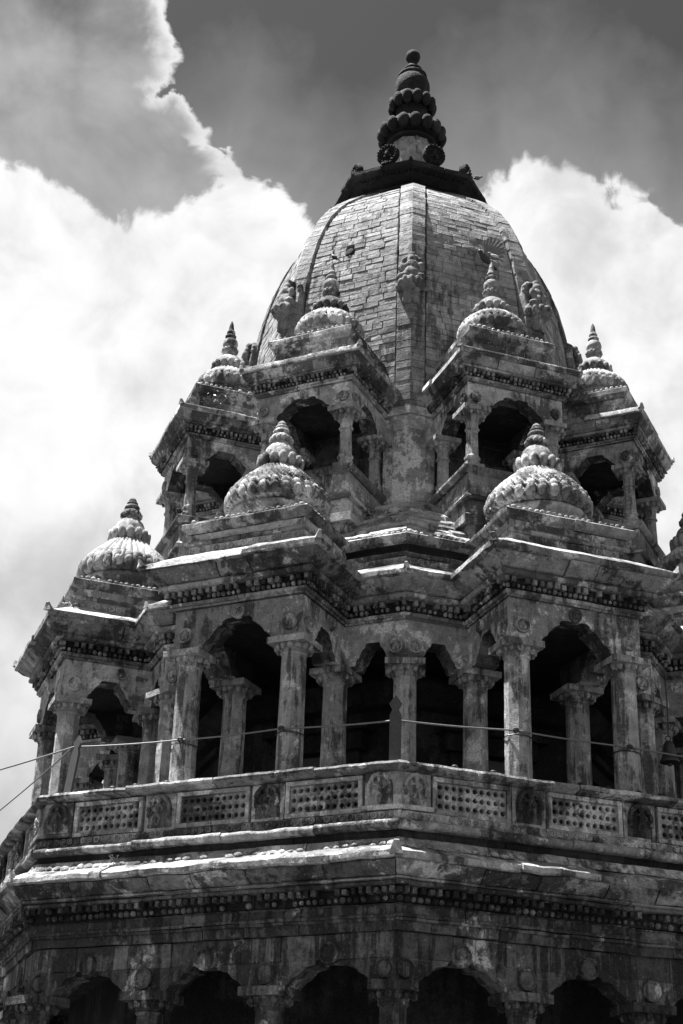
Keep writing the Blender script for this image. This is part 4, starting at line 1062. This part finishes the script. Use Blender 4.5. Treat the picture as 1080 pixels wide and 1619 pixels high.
# bell
bc = pol(45.5, 3.98, 0, 6.72); B = MB()
B.lathe([(.105, -.13), (.107, -.115), (.088, -.09), (.074, -.04), (.066, .03), (.058, .07), (.038, .10), (.012, .11)], 20, bc); B.lathe([(.099, -.128), (.068, -.03), (.05, .05), (.01, .08)], 20, bc)
bell = B.obj('hanging_bell', M_IRON, None, smooth=40); thing(bell, 'dark metal bell hanging beside the column at the right edge', 'bell')
B = MB(); B.tube([(bc.x+.03*cos(t), bc.y, bc.z+.135+.03*sin(t)) for t in [2*pi*u/10 for u in range(11)]], .008, 6); B.obj('bell_loop', M_IRON, bell)
B = MB(); B.tube([(bc.x, bc.y, bc.z+.16), (bc.x+.01, bc.y, bc.z+.5), (bc.x, bc.y, bc.z+1.0)], .008, 6); B.obj('bell_chain', M_IRON, bell)
B = MB(); B.tube([(bc.x, bc.y, bc.z+.06), (bc.x, bc.y, bc.z-.15)], .008, 6); B.ball((bc.x, bc.y, bc.z-.15), .025); B.obj('bell_clapper', M_IRON, bell)

# ================================================================== birds
def bird(p, rz, pitch_, L, mat, matw, label, wings=None, tail=.55):
    """small bird: one body with head and tail, beak, folded or spread wings and feet; local +x is forward"""
    B = MB(); rows = [(-.50-tail*.5, .02, .035, .0), (-.46, .05, .06, .0), (-.34, .075, .10, .0), (-.18, .15, .17, .0), (0, .19, .205, .01), (.16, .185, .20, .03), (.28, .14, .155, .08), (.36, .115, .125, .13), (.44, .115, .12, .165), (.52, .09, .095, .165), (.57, .04, .04, .155)]
    S = 12; vs = []; fs = []
    for x, w, h, dz in rows:
        for i in range(S): a = 2*pi*i/S; vs.append((x*L, w*L*cos(a), (dz+h*sin(a))*L))
    for j in range(len(rows)-1):
        for i in range(S): fs.append((j*S+i, j*S+(i+1) % S, (j+1)*S+(i+1) % S, (j+1)*S+i))
    fs += [tuple(range(S-1, -1, -1)), tuple((len(rows)-1)*S+i for i in range(S))]
    B.add(vs, fs); R = Matrix.Rotation(rz, 3, 'Z') @ Matrix.Rotation(-pitch_, 3, 'Y')
    X = lambda v: tuple(Vector(p)+R @ Vector(v))
    body = obj('bird', [X(v) for v in B.v], B.f, mat, None, smooth=60)
    C = MB(); C.lathe([(.030, 0), (.02, .06), (.002, .13)], 6); C.v = [X((.55*L+z*L*1.0, x*L, .155*L+y*L)) for x, y, z in C.v]; C.obj('beak', M_IRON, body)
    T = MB(); T.prism([(-.42*L, -.05*L, .03*L), (-.42*L, .05*L, .03*L), (-(.62+tail)*L, .085*L, .0), (-(.62+tail)*L, -.085*L, .0)], [(-.42*L, -.05*L, .0), (-.42*L, .05*L, .0), (-(.62+tail)*L, .085*L, -.02*L), (-(.62+tail)*L, -.085*L, -.02*L)]); T.v = [X(v) for v in T.v]; T.obj('tail', mat, body)
    if wings is None:
        for s in (-1, 1):
            Wg = MB(); Wg.ball((-.06*L, s*.165*L, .03*L), L, (.36, .05, .15), 10, 6, Matrix.Rotation(.12, 3, 'Y')); Wg.v = [X(v) for v in Wg.v]; Wg.obj('wing', matw, body, smooth=60)
    else:
        for s in (-1, 1):
            Wg = MB(); ang = wings[0] if s > 0 else wings[1]
            nf = 9
            for k in range(nf):       # separate flight feathers fanned out
                t = k/(nf-1); fa = radians(-30+95*t); ln = L*(1.0+.35*sin(pi*t*.9)); root = Vector((.15*L-.25*L*t, 0, 0)); tip = root+Vector((-sin(fa)*.0+cos(fa+1.2)*ln*.75, sin(fa+1.2)*ln, 0))
                dr = (tip-root).normalized(); sd = Vector((-dr.y, dr.x, 0))*.075*L
                q = [root-sd*.6, root+sd*.6, root.lerp(tip, .85)+sd, tip, root.lerp(tip, .85)-sd]
                Wg.prism([(v.x, v.y, .004+.004*k) for v in q], [(v.x, v.y, -.004+.004*k) for v in q])
            Wg.ball((.06*L, .18*L, .0), L, (.16, .3, .05), 8, 5)
            A = Matrix.Rotation(ang, 3, 'X')
            def W2(v):
                v = A @ Vector(v); return X((v.x, s*(v.y+.13*L), v.z+.10*L))
            Wg.v = [W2(v) for v in Wg.v]; Wg.obj('wing', matw, body)
    for s in (-1, 1):
        F = MB(); F.tube([X((.0, s*.06*L, -.16*L)), tuple(Vector(X((.02*L, s*.06*L, -.16*L)))+Vector((0, 0, -.13*L)))], .012*L+.002, 5); F.obj('leg', M_IRON, body)
    return thing(body, label, 'bird')
f_l = pol(-22.5, 2.656, 0, 13.24); f_r = pol(22.5, 2.656, 0, 13.24)
bird(f_l+Vector((.02, 0, .062)), radians(165), radians(38), .135, M_BIRDK, M_BIRDK, 'small black and white bird perched on the left front finial', tail=.35)
bird(f_r+Vector((.03, 0, .075)), radians(188), radians(22), .16, M_BIRDG, M_BIRDW, 'pale pigeon perched with folded wings on the right front finial', tail=.25)
bird(f_r+Vector((-.07, .22, .20)), radians(205), radians(35), .24, M_BIRDK, M_BIRDG, 'pigeon with raised wings fluttering behind the right front finial', wings=(radians(72), radians(58)), tail=.25)
bird(pol(60, 1.08, 0, 16.03), radians(10), radians(8), .135, M_BIRDG, M_BIRDG, 'small bird sitting on the right edge of the dark dome crown', tail=.2)

# ================================================================== weeds rooted in the stonework
def weed(p, n, h, label, seed):
    rng = random.Random(seed); B = MB(); S = MB()
    for k in range(n):
        a = rng.uniform(0, 2*pi); ln = h*rng.uniform(.5, 1.1); out = rng.uniform(.2, .8)
        pts = [Vector(p)+Vector((cos(a)*out*ln*t, sin(a)*out*ln*t, ln*(t-.55*t*t*out))) for t in (0, .35, .7, 1.0)]
        S.tube(pts, [.005, .004, .003, .002], 4)
        for t in range(7):
            q = pts[1].lerp(pts[3], t/6)+Vector((rng.uniform(-1, 1), rng.uniform(-1, 1), rng.uniform(-1, 1)))*h*.07
            d = Vector((rng.uniform(-1, 1), rng.uniform(-1, 1), rng.uniform(-.3, .9))).normalized(); sd = d.cross(Vector((rng.uniform(-1, 1), rng.uniform(-1, 1), rng.uniform(-1, 1)))).normalized()
            L = h*rng.uniform(.14, .26)
            B.add([tuple(q), tuple(q+d*L*.5+sd*L*.22), tuple(q+d*L), tuple(q+d*L*.5-sd*L*.22)], [(0, 1, 2), (0, 2, 3)])
    o = S.obj('weed', M_LEAF, None); B.obj('leaves', M_LEAF, o, kind='stuff', recalc=False)
    return thing(o, label, 'plant', 'weeds growing from the stonework')
weed(pol(-67.5, 2.95, .62, 11.45), 16, .30, 'bushy weed hanging from the eave between the two left upper pavilions', 4)
weed(pol(-45, 2.30, -.06, 13.05), 7, .17, 'small tuft of weed below the guardian figure on the dome', 8)
weed(pol(-22.5, 4.80, -1.05, 5.10), 6, .12, 'tiny weed sprouting on the great eave at lower left', 12)
weed(pol(-67.5, 4.5, .72, 8.42), 9, .20, 'dry weed hanging off the left gallery roof beside the small dome', 15)
